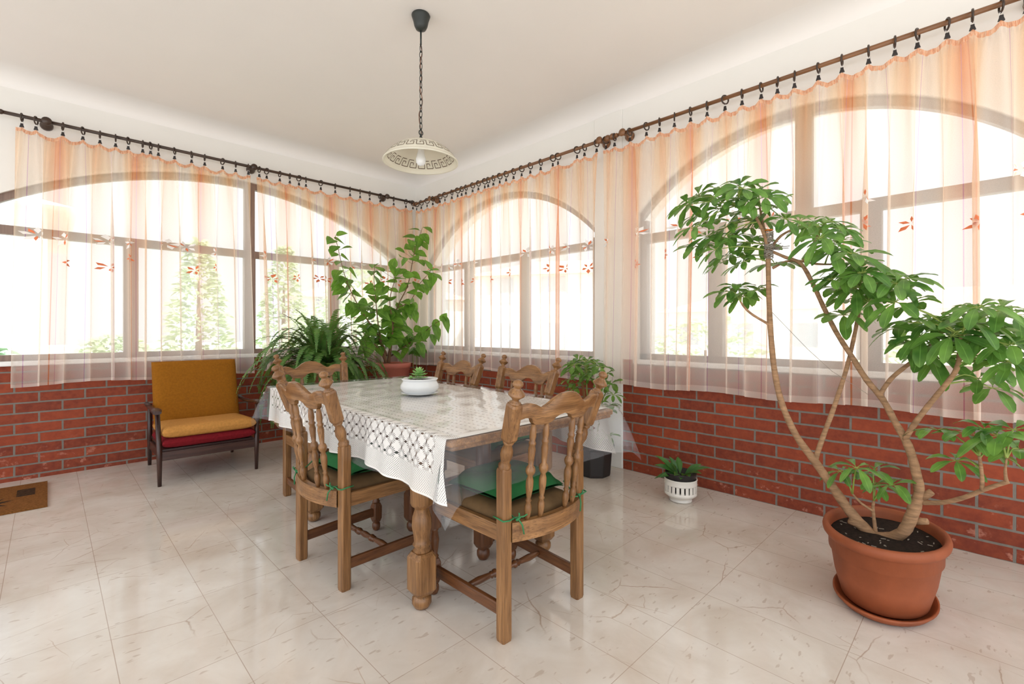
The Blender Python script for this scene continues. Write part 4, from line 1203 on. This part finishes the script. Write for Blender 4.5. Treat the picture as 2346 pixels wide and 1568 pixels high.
# cut stubs
p = tp(2112,1142); b.M = frame_to(p, (.1,-.5,.55)); b.lathe([(.016,0),(.015,.045),(.013,.05),(0,.051)], 10); b.M = Matrix.Identity(4)
p = tp(2098,1195); b.M = frame_to(p, (-.25,-.8,.3)); b.lathe([(.016,0),(.013,.045),(0,.046)], 10); b.M = Matrix.Identity(4)
p = tp(1985,1212); b.M = frame_to(p, (-.35,.75,.35)); b.lathe([(.018,0),(.015,.075),(.0,.078)], 10); b.M = Matrix.Identity(4)
b.build('trunk', M['bark'], tree)
rnd = random.Random(5)
cl_px = [(1600,450),(1640,432),(1700,432),(1752,452),(1602,492),(1650,478),(1662,522),(1716,554),(1620,542),(1592,522),(1690,492),(1742,505),(1672,585),(1640,572),(1768,478),(1682,455),(1722,468),(1700,602),(1655,602),(1693,425),(1575,470),(1630,508),(1735,440),(1600,565),(1720,525),(1655,545),(1685,540),(1630,460),(1745,560),
 (1800,502),(1832,508),(1872,520),(1902,508),(1908,560),(1932,550),(1905,582),(1952,582),(1775,605),(1850,520),(1925,525),(1880,545),
 (1930,622),(1962,608),(1925,662),(1962,660),(1992,640),(2022,630),(2052,650),(2072,640),(1990,690),(2052,692),(2082,702),(1932,722),(1938,690),(2035,660),(1905,640),(1975,625),
 (2062,752),(2092,740),(2112,770),(2132,742),(2162,730),(2192,720),(2222,740),(2252,722),(2292,712),(2325,722),(2182,770),(2152,790),(2092,792),(2232,780),(2272,770),(2312,790),(2262,830),(2302,830),(2152,822),(2242,868),(2275,890),(2200,745),(2240,705),(2330,760),(2320,830),(2120,800),(2280,800),
 (1672,668),(1700,680),(1728,668),(1690,660)]
fo = MB(); pe = MB()
for (px, py) in cl_px:
    c = tp(px, py, rnd.uniform(-.17, .2))
    near = min(anchors, key=lambda a: (a - c).length + .6*max(0, a.z - c.z))
    out = (c - near); out.z = abs(out.z)*.4
    nrm = Vector((rnd.uniform(-1.0,.1), rnd.uniform(-.5,.5), 1.0)) + out*.8
    palm_cluster(fo, pe, c, nrm, rnd.uniform(.095,.13), rnd, stem_from=near)
for (px, py, L) in ((2148,985,.1),(2212,995,.11),(2190,1056,.085),(2285,1000,.11),(2322,985,.11),(2275,1040,.1),(2335,1030,.1),(2255,985,.1),
                    (1925,1080,.085),(1962,1072,.09),(2000,1078,.1),(2008,1108,.085),(2042,1112,.095)):
    c = tp(px, py, rnd.uniform(-.14,.04)); near = min(anchors, key=lambda a: (a - c).length + 1.2*max(0, a.z - c.z))
    palm_cluster(fo, pe, c, (rnd.uniform(-.5,.1), rnd.uniform(-.4,.4), 1), L, rnd, 6, near)
fo.build('foliage', M['leaf_tree'], tree)
pe.build('petioles', M['petiole'], tree)
# twine binding and slack thread on the trunk
b = MB(); rnd = random.Random(8)
c0 = tp(1761, 560)
for k in range(46):
    a = rnd.uniform(0, 2*pi); z = rnd.uniform(-.075,.065); pts = []
    for j in range(7):
        aa = a + j*.8; pts.append(c0 + Vector((.022*cos(aa), .022*sin(aa) , z + .006*sin(j*2+k))))
    b.tube(pts, .0022, 4)
for k in range(14):
    a = rnd.uniform(0, 2*pi); l = rnd.uniform(.04,.1); b.tube([c0 + Vector((.02*cos(a), .02*sin(a), -.02)), c0 + Vector((l*.6*cos(a), -l*abs(sin(a)), rnd.uniform(-.05,.0)))], .0018, 4)
b.build('twine', M['twine'], tree)
b = MB(); b.tube([tp(1768,715,-.01), tp(1850,800,.0), tp(1905,850,.01), tp(1990,905,.02)], .0011, 4); b.build('thread', M['twine'], tree)
b = MB(); b.torus(c0 + Vector((0,0,.075)), .018, .004, 'z', 14, 6); b.build('rubber_band', M['band_orange'], tree)

# --- hibiscus by the corner
HPX, HPY = 3.02, 5.14
hib = thing('potted_hibiscus', 'bushy green plant with heart-shaped leaves in a pink clay pot near the corner', 'potted plant', (HPX, HPY, .47))
def pot_round(b, r0, r1, h, rim=.03, n=36):
    b.lathe([(.0,0),(r0,0),(r0+(r1-r0)*.9,h-rim*1.2),(r1+.006,h-rim*1.15),(r1+.012,h-.006),(r1+.006,h),(r1-.012,h),(r1-.02,h-.05),(0,h-.05)], n)
b = MB(); pot_round(b, .165, .205, .375, .05); b.build('pot', M['terracotta_pink'], hib)
b = MB(); b.lathe([(.186,.335),(.1,.34),(0,.342)], 24, caps=False); b.build('soil', M['soil'], hib)
def hp(px, py, dy=0.0):
    p = at_y(px, py, HPY+dy); e = Vector((0, 0, CAMH))
    if p.x > 3.40: p = e + (p - e)*(3.40/p.x)          # keep clear of the right-hand curtain
    return p - Vector((HPX, HPY, .47))
HB = [([(884,832,0),(876,795,0),(862,762,-.03),(838,728,-.06),(815,690,-.06),(798,655,-.05),(788,625,-.03),(778,585,-.02),(768,540,0)], [.02,.017,.011,.007,.006,.005,.004,.0035,.0025]),
      ([(890,832,0),(896,785,0),(902,740,.03),(912,700,.05),(934,655,.06),(944,605,.06),(953,562,.06),(968,522,.06)], [.022,.018,.01,.008,.006,.005,.004,.0025]),
      ([(886,815,0),(872,775,-.05),(866,740,-.08),(862,700,-.1),(857,645,-.1),(858,605,-.1)], [.013,.009,.007,.005,.004,.0025]),
      ([(892,800,0),(900,750,-.05),(893,690,-.06),(905,640,-.05)], [.012,.008,.006,.003]),
      ([(890,820,0),(930,792,.0),(960,772,.03),(990,746,.05),(1018,730,.06)], [.012,.007,.005,.004,.0025]),
      ([(910,705,.03),(940,690,.05),(962,650,.06),(985,625,.08)], [.007,.005,.004,.0025]),
      ([(884,830,0),(868,800,-.05),(850,780,-.08),(840,755,-.1)], [.013,.008,.006,.004])]
b = MB(); hb_anch = []
for pts, rad in HB:
    P, Rr = smooth_path([hp(*p) for p in pts], rad, 4); b.tube(P, Rr, 8); hb_anch += P[3:]
b.build('branches', M['bark_brown'], hib)
hl = [(190,150),(75,215),(165,230),(240,290),(110,310),(95,355),(225,390),(155,440),(245,500),(300,545),(135,545),(145,620),(195,615),(130,670),(250,640),(295,690),(155,720),(235,725),(190,770),(235,800),(345,755),(300,860),(265,910),(320,940),
(505,465),(550,500),(490,540),(570,575),(530,610),(490,670),(450,685),(555,670),(475,730),(560,725),(620,725),(510,800),(590,790),(680,790),(450,870),(400,850),(600,850),(640,895),(700,720),(680,630),(800,695),(700,430),(690,500),(740,530),(790,520),(780,600),(820,420),(790,380),(765,315),(845,290),(860,185),(880,245),(900,105),(1050,105),(1020,195),(950,235),(1010,275),(905,310),(980,355),(880,360),(920,400),(980,440),(1045,460),(1105,520),(1030,540),(1145,585),(1095,605),(1050,655),(860,560),(925,575),(870,650),(930,670),(980,700),(1020,710),(900,740),(960,770),(760,850),(830,830),(880,830),(910,900),(750,960),(820,960),(920,975),(680,960),(610,970),(510,940),(480,990),(560,1030),(620,1050),(690,1030),(750,1030),(790,1090),(850,1110),(640,1120),(700,1080),(740,1190),(800,1200),(830,1240),(800,1350),(860,1300),(740,1370),(620,1370),(560,1220),(460,1220),(460,1080),(370,1010),(370,1140),(390,1060),(500,1110),(530,1150),(1000,1110),(940,1095),(970,1190),(1020,1160),(1120,1070),(1135,1145),(1100,1210),(980,1310),(1210,980),(1225,1050),(900,1190),(930,1230),(880,1170),(660,1180),(700,1240),(590,1130)]
_r = random.Random(77)
hl += [(_r.uniform(380, 900), _r.uniform(880, 1330)) for _ in range(62)]
b = MB(); rnd = random.Random(9); pe = MB()
HEART = ((0,.25),(.12,.8),(.35,1.0),(.62,.78),(.85,.34),(1,.02))
for (qx, qy) in hl:
    c = hp(740+qx/4.357, 500+qy/4.357, rnd.uniform(-.16,.14)); near = min(hb_anch, key=lambda a: (a-c).length)
    d = (c - near); d = d.normalized() if d.length > .01 else Vector((rnd.uniform(-1,1),-.3,0))
    d = d + Vector((rnd.uniform(-.3,.3), rnd.uniform(-.5,.2), rnd.uniform(-.55,.05)))
    L = rnd.uniform(.135,.195); d.normalize()
    nrm = Vector((rnd.uniform(-.6,.1), rnd.uniform(-1.2,-.3), rnd.uniform(.4,1.0)))
    leaflet(b, c - d*L*.5, d, nrm, L, L*rnd.uniform(.66,.8), rnd.uniform(.1,.5), .12, HEART)
    pe.tube([near, c - d*L*.45], .0018, 4, False)
b.build('foliage', M['leaf_hib'], hib); pe.build('petioles', M['bark_brown'], hib)
def stand(x, y, h, w, label):
    t = thing('plant_stand', label, 'stand', (x, y, 0))
    b = MB(); b.lathe([(0,h-.025),(w,h-.025),(w+.006,h-.012),(w,h),(0,h)], 28); b.build('top', M['oakdark_x'], t)
    for k in range(4):
        a = pi/4 + k*pi/2
        b = MB(); b.tube([(w*.95*cos(a), w*.95*sin(a), 0), (w*.7*cos(a), w*.7*sin(a), h-.024)], [.014,.018], 8); b.build('leg', M['oakdark_z'], t)
    return t
stand(HPX, HPY, .47, .2, 'wooden stand carrying the pink pot near the corner')

# --- fern
FX, FY = 2.0, 4.78
fern = thing('potted_fern', 'large drooping sword fern in a clay pot behind the far table end', 'potted plant', (FX, FY, .56))
b = MB(); pot_round(b, .14, .185, .30, .04); b.build('pot', M['terracotta_pink'], fern)
b = MB(); b.lathe([(.166,.26),(.08,.265),(0,.27)], 24, caps=False); b.build('soil', M['soil'], fern)
stand(FX, FY, .56, .18, 'wooden stand carrying the fern pot')
b = MB(); st = MB(); rnd = random.Random(17)
def frond(b, st, base, az, el, L, curl, wid):
    n = 26; p = Vector(base); d = Vector((cos(az)*cos(el), sin(az)*cos(el), sin(el))); pts = [p.copy()]
    step = L/n
    for k in range(n):
        t = k/n; d = (d + Vector((0,0,-1))*curl*step*(.35+t*1.6)).normalized(); p = p + d*step; pts.append(p.copy())
    st.tube(pts[::2]+[pts[-1]], [.0026*(1-.7*i/(len(pts[::2]))) for i in range(len(pts[::2])+1)], 4, False)
    for k in range(3, n+1):
        t = k/n; dd = (pts[k]-pts[k-1]).normalized(); side = dd.cross(Vector((0,0,1)))
        side = side.normalized() if side.length > .1 else Vector((1,0,0)); up = side.cross(dd)
        w = wid*(min(1, t*3.2))*(1-.85*max(0,(t-.55)/.45)**1.5)
        for sg in (-1,1):
            for half_ in (0, .5):
                q0 = pts[k-1].lerp(pts[k], half_)
                tip = q0 + (side*sg + dd*.32 - up*rnd.uniform(-.12,.22)).normalized()*w
                ww = step*.24
                ids = [b.vert(q0 - dd*ww, (.2,0)), b.vert(q0 + dd*ww, (.8,0)), b.vert(q0.lerp(tip,.6) + dd*ww*1.0, (.8,.6)), b.vert(tip, (.8,1)), b.vert(q0.lerp(tip,.55) - dd*ww*.8, (.2,.6))]
                b.face(ids)
for k in range(170):
    az = rnd.uniform(0, 2*pi); el = rnd.uniform(.45, 1.45); L = rnd.uniform(.55,1.05)
    if el > 1.0: L *= .9
    frond(b, st, (rnd.uniform(-.09,.09), rnd.uniform(-.09,.09), .27), az, el, L, rnd.uniform(2.4,5.2), rnd.uniform(.042,.06))
for (az, el, L, cu) in ((pi*1.02,.75,.92,2.9),(pi*.97,.5,.85,3.4),(pi*1.15,.6,.95,3.6),(pi*1.08,.4,.9,4.2),(pi*1.0,1.0,.8,2.0),(-.2,.7,.8,3.2),(-.4,.9,.8,3.5),(pi*1.3,.5,.85,4.4),(pi*1.22,.3,.8,4.6)):
    frond(b, st, (0,0,.27), az, el, L, cu, .045)
b.build('fronds', M['leaf_fern'], fern); st.build('stalks', M['bark_brown'], fern)

# --- slim plant in the corner
CPX, CPY = 3.39, 5.27
cp = thing('potted_cane_plant', 'slim cane plant rising between the pink pot and the room corner', 'potted plant', (CPX, CPY, 0))
b = MB(); pot_round(b, .10, .13, .22, .03); b.build('pot', M['terracotta_pink'], cp)
b = MB(); b.lathe([(.115,.18),(0,.185)], 20, caps=False); b.build('soil', M['soil'], cp)
b = MB(); b.tube([(0,0,.18),(.01,0,.6),(0,.01,1.02)], [.007,.006,.004], 7); b.tube([(.03,.01,.18),(.035,-.01,.55),(.05,-.02,1.0)], [.007,.006,.004], 7); b.build('stem', M['bark_green'], cp)
b = MB(); rnd = random.Random(31)
for k in range(26):
    z = rnd.uniform(.92,1.2); a = rnd.uniform(0,2*pi)
    leaflet(b, (.03+rnd.uniform(-.06,.1), rnd.uniform(-.06,.06), z), (cos(a), sin(a)-.3, rnd.uniform(-.4,.5)), (-.3,-.8,.6), rnd.uniform(.09,.16), .05, .7)
b.build('foliage', M['leaf_var'], cp)

# --- variegated umbrella plant in a black pot
VX, VY = 3.37, 2.40
vp = thing('potted_umbrella_plant', 'small variegated umbrella plant with stake in a black pot by the white pillar', 'potted plant', (VX, VY, 0))
b = MB(); b.lathe([(0,0),(.135,0),(.14,.02),(.155,.23),(.17,.235),(.176,.245),(.174,.275),(.16,.28),(.15,.25),(0,.25)], 8, smooth=False, off=pi/8); b.build('pot', M['black_plastic'], vp, bevel=.006)
b = MB(); b.lathe([(.146,.252),(0,.258)], 8, caps=False); b.build('soil', M['soil'], vp)
def vpx(px, py, dx=0): return at_x(px, py, VX+dx) - Vector((VX, VY, 0))
b = MB(); b.bar(vpx(1331,846,.02), (-.0,.05,.25), .02, .012, (1,0,0)); b.build('stake', M['oak_z'], vp)
b = MB(); P, Rr = smooth_path([(0,0,.25),vpx(1352,960),vpx(1345,900),vpx(1343,840),vpx(1341,825)], [.01,.009,.008,.006,.004], 4); b.tube(P, Rr, 8)
va = P[4:]
P, Rr = smooth_path([(.0,.01,.25),(.0,.06,.35),vpx(1310,900),vpx(1302,875)], [.008,.006,.005,.004], 4); b.tube(P, Rr, 7); va += P[4:]
P, Rr = smooth_path([(.0,-.01,.25),(.0,-.04,.4),vpx(1380,920),vpx(1388,900)], [.008,.006,.005,.004], 4); b.tube(P, Rr, 7); va += P[4:]
b.build('stem', M['bark_green'], vp)
b = MB(); pe = MB(); rnd = random.Random(41)
for (px, py) in ((1312,838),(1325,828),(1345,828),(1362,832),(1375,842),(1388,860),(1340,850),(1320,848),(1302,872),(1318,880),(1335,862),(1358,855),(1380,880),(1400,880),(1395,930),(1375,925),(1348,870),(1405,905),(1390,1000),(1386,940),(1310,895)):
    c = vpx(px, py, rnd.uniform(-.12,.1)); near = min(va, key=lambda a: (a-c).length + max(0, a.z-c.z))
    palm_cluster(b, pe, c, (rnd.uniform(-.8,.0), rnd.uniform(-.4,.4), 1), rnd.uniform(.085,.115), rnd, 7, near)
b.build('foliage', M['leaf_var'], vp); pe.build('petioles', M['petiole'], vp)

# --- white slotted planter
WX, WY = 3.30, 1.585
wp = thing('potted_anthurium', 'small leafy plant in a white slotted planter on the floor by the brick wall', 'potted plant', (WX, WY, 0))
b = MB()
n = 44
prof = [(.066,0),(.078,.004),(.08,.012),(.072,.018),(.085,.03),(.104,.046),(.112,.052),(.112,.075)]
b.lathe(prof, n, caps=True)
for k in range(22):         # bars between the slots
    a0, a1 = 2*pi*(k*2-.68)/n, 2*pi*(k*2+.68)/n
    q = [(.112*cos(a), .112*sin(a)) for a in (a0, a1)]; qi = [(.106*cos(a), .106*sin(a)) for a in (a0, a1)]
    b.quad((*q[0],.075),(*q[1],.075),(*q[1],.122),(*q[0],.122)); b.quad((*qi[0],.075),(*qi[1],.075),(*qi[1],.122),(*qi[0],.122))
    b.quad((*q[0],.075),(*qi[0],.075),(*qi[0],.122),(*q[0],.122)); b.quad((*q[1],.075),(*qi[1],.075),(*qi[1],.122),(*q[1],.122))
b.lathe([(.106,.075),(.112,.075)], n, caps=False); 
b.lathe([(.106,.122),(.112,.122),(.115,.126),(.113,.132),(.114,.158),(.117,.163),(.114,.168),(.106,.166),(.106,.122)], n, caps=False)
b.build('planter', M['white_plastic'], wp)
b = MB(); b.lathe([(0,.03),(.078,.03),(.101,.16),(.108,.2),(.112,.206),(.108,.212),(.1,.206),(.096,.17),(0,.165)], 32); b.build('inner_pot', M['black_plastic'], wp)
b = MB(); rnd = random.Random(51); LAN = ((0,.15),(.25,.75),(.5,1.0),(.75,.7),(1,.03))
for (az, el, L, w) in ((2.0,.9,.24,.05),(2.3,.65,.2,.055),(1.5,1.2,.17,.045),(-1.5,.7,.24,.04),(-1.9,.6,.2,.05),(2.6,.2,.15,.045),(1.9,-.1,.16,.05),(3.3,.5,.14,.05),(-2.3,.5,.15,.06),(-1.2,.9,.18,.045),(.6,.9,.18,.05),(2.9,1.1,.15,.04),(-2.7,.3,.11,.05),(1.2,.6,.17,.05)):
    leaflet(b, (.03*cos(az), .03*sin(az), .19), (cos(az)*cos(el), sin(az)*cos(el), sin(el)), (-.3,-.4,1), L, w, .45, .2, LAN)
b.build('leaves', M['leaf_deep'], wp)
b = MB(); b.M = Matrix.Translation((-.04,-.075,.205)) @ Matrix.Scale(.7, 4, (0,0,1)); b.lathe([(0,-.012),(.009,-.009),(.012,0),(.009,.009),(0,.012)], 10); b.build('flower', M['flower_red'], wp)

# ------------------------------------------------------------------ outside
b = MB(); b.box(-60, 70, -45, 80, -.75, -.6)
def mat_ground():
    t = NT('garden_ground'); n = t.noise(t.mapped(), .35, 4)
    t.val(t.b.inputs['Base Color'], t.ramp(n, [(.35, srgb(206,206,202)), (.65, srgb(230,229,226))])); t.b.inputs['Roughness'].default_value = .95
    return t.m
tag(b.build('ground', mat_ground()), kind='structure')
M['house_wall'] = mat_plain('house_wall', srgb(244,242,236), .9, .02)
M['roof_tile'] = mat_plain('roof_tile', srgb(240,206,188), .8, .1, 6)
M['house_glass'] = mat_plain('house_glass', srgb(190,198,204), .2)
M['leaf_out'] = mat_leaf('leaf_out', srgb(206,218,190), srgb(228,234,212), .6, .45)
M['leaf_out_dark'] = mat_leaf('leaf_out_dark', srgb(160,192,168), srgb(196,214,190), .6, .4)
def house(x, y, rz, w, d, h, label, floors=2, white=False):
    t = thing('house', label, 'house', (x, y, -.6), rz)
    b = MB(); b.box(-w/2, w/2, -d/2, d/2, 0, h); b.build('walls', M['house_wall'], t)
    b = MB(); e = .5; rh = .17*d
    v = [b.vert(p) for p in ((-w/2-e,-d/2-e,h),(w/2+e,-d/2-e,h),(w/2+e,d/2+e,h),(-w/2-e,d/2+e,h),(-w/2+d*.3,0,h+rh),(w/2-d*.3,0,h+rh))]
    for q in ((0,1,5,4),(2,3,4,5),(1,2,5),(3,0,4),(3,2,1,0)): b.face([v[k] for k in q])
    b.build('roof', M['house_wall' if white else 'roof_tile'], t)
    for fl in range(floors):
        for k in range(3):
            cx_ = -w/2 + w*(k+.5)/3; zz = .9 + fl*(h/floors)
            b = MB(); b.box(cx_-.6, cx_+.6, -d/2-.05, -d/2+.05, zz, zz+1.3); b.build('window', M['house_glass'], t)
    return t
house(-6.5, 19.0, 0, 13, 8, 4.6, 'white house seen through the left end of the wide window', 0, True)
house(15.0, 27.0, math.radians(-25), 9, 7, 3.6, 'pale house with tiled roof behind the right part of the left wall window')
house(21.0, 17.0, math.radians(-60), 8, 7, 4.6, 'white two-storey house behind the small arched window')
house(34.0, 10.5, math.radians(-90), 10, 8, 3.0, 'low pale house behind the left half of the large right window', 1)
house(38.0, -1.5, math.radians(-90), 12, 8, 3.0, 'low pale house with orange roof behind the right half of the large right window', 1)
def shrub(name, x, y, r, h, n, mat, label, seed, conical=False, cat='shrub'):
    t = thing(name, label, cat, (x, y, -.6)); rnd = random.Random(seed)
    b = MB()
    for k in range(n):
        z = rnd.uniform(.05, 1.0); a = rnd.uniform(0, 2*pi)
        rr = r*((1-z)**.8*.95 + .05 if conical else math.sqrt(max(.05, 1-(2*z-1)**2)))*rnd.uniform(.55, 1.0)
        c = Vector((rr*cos(a), rr*sin(a), h*z)); s = rnd.uniform(.10,.2)*(1.6 if h > 3 else 1)
        leaflet(b, c, (cos(a)+rnd.uniform(-.6,.6), sin(a)+rnd.uniform(-.6,.6), rnd.uniform(-.3,.9)), (rnd.uniform(-.5,.5), -.5, 1), s, s*.55, .4)
    b.build('foliage', M[mat], t)
    b = MB(); b.tube([(0,0,0),(0,0,h*.75)], [.06*h/2, .02], 7); b.build('stem', M['bark_brown'], t)
shrub('garden_shrub', -.75, 8.2, .7, 1.75, 900, 'leaf_out_dark', 'dense garden shrub outside the uncovered left edge of the window', 61)
shrub('garden_shrub', .7, 9.0, .6, 1.75, 900, 'leaf_out', 'garden shrub outside behind the left end of the wide curtain', 62)
shrub('garden_shrub', 2.5, 9.3, .7, 1.5, 700, 'leaf_out', 'low garden shrub outside behind the armchair', 63)
shrub('garden_shrub', 4.4, 10.2, 1.1, 2.4, 900, 'leaf_out', 'tall garden shrub outside behind the fern', 64)
shrub('garden_tree', 3.0, 15.5, 1.15, 4.3, 1100, 'leaf_out', 'conical tree outside above the armchair', 65, True, 'tree')
shrub('garden_tree', 5.6, 16.5, 1.1, 4.6, 1100, 'leaf_out', 'conical tree outside just left of the gap between the left curtains', 66, True, 'tree')
shrub('garden_tree', 8.6, 17.5, 1.4, 4.4, 1100, 'leaf_out', 'round pale tree outside behind the crown of the hibiscus', 67, False, 'tree')
shrub('garden_shrub', 8.0, 3.4, 1.1, 2.0, 800, 'leaf_out', 'garden shrub outside low in the large right window, behind the thin trunk', 68)
shrub('garden_shrub', 8.6, .4, 1.1, 1.8, 800, 'leaf_out', 'garden shrub outside low in the large right window, behind the right crown', 69)
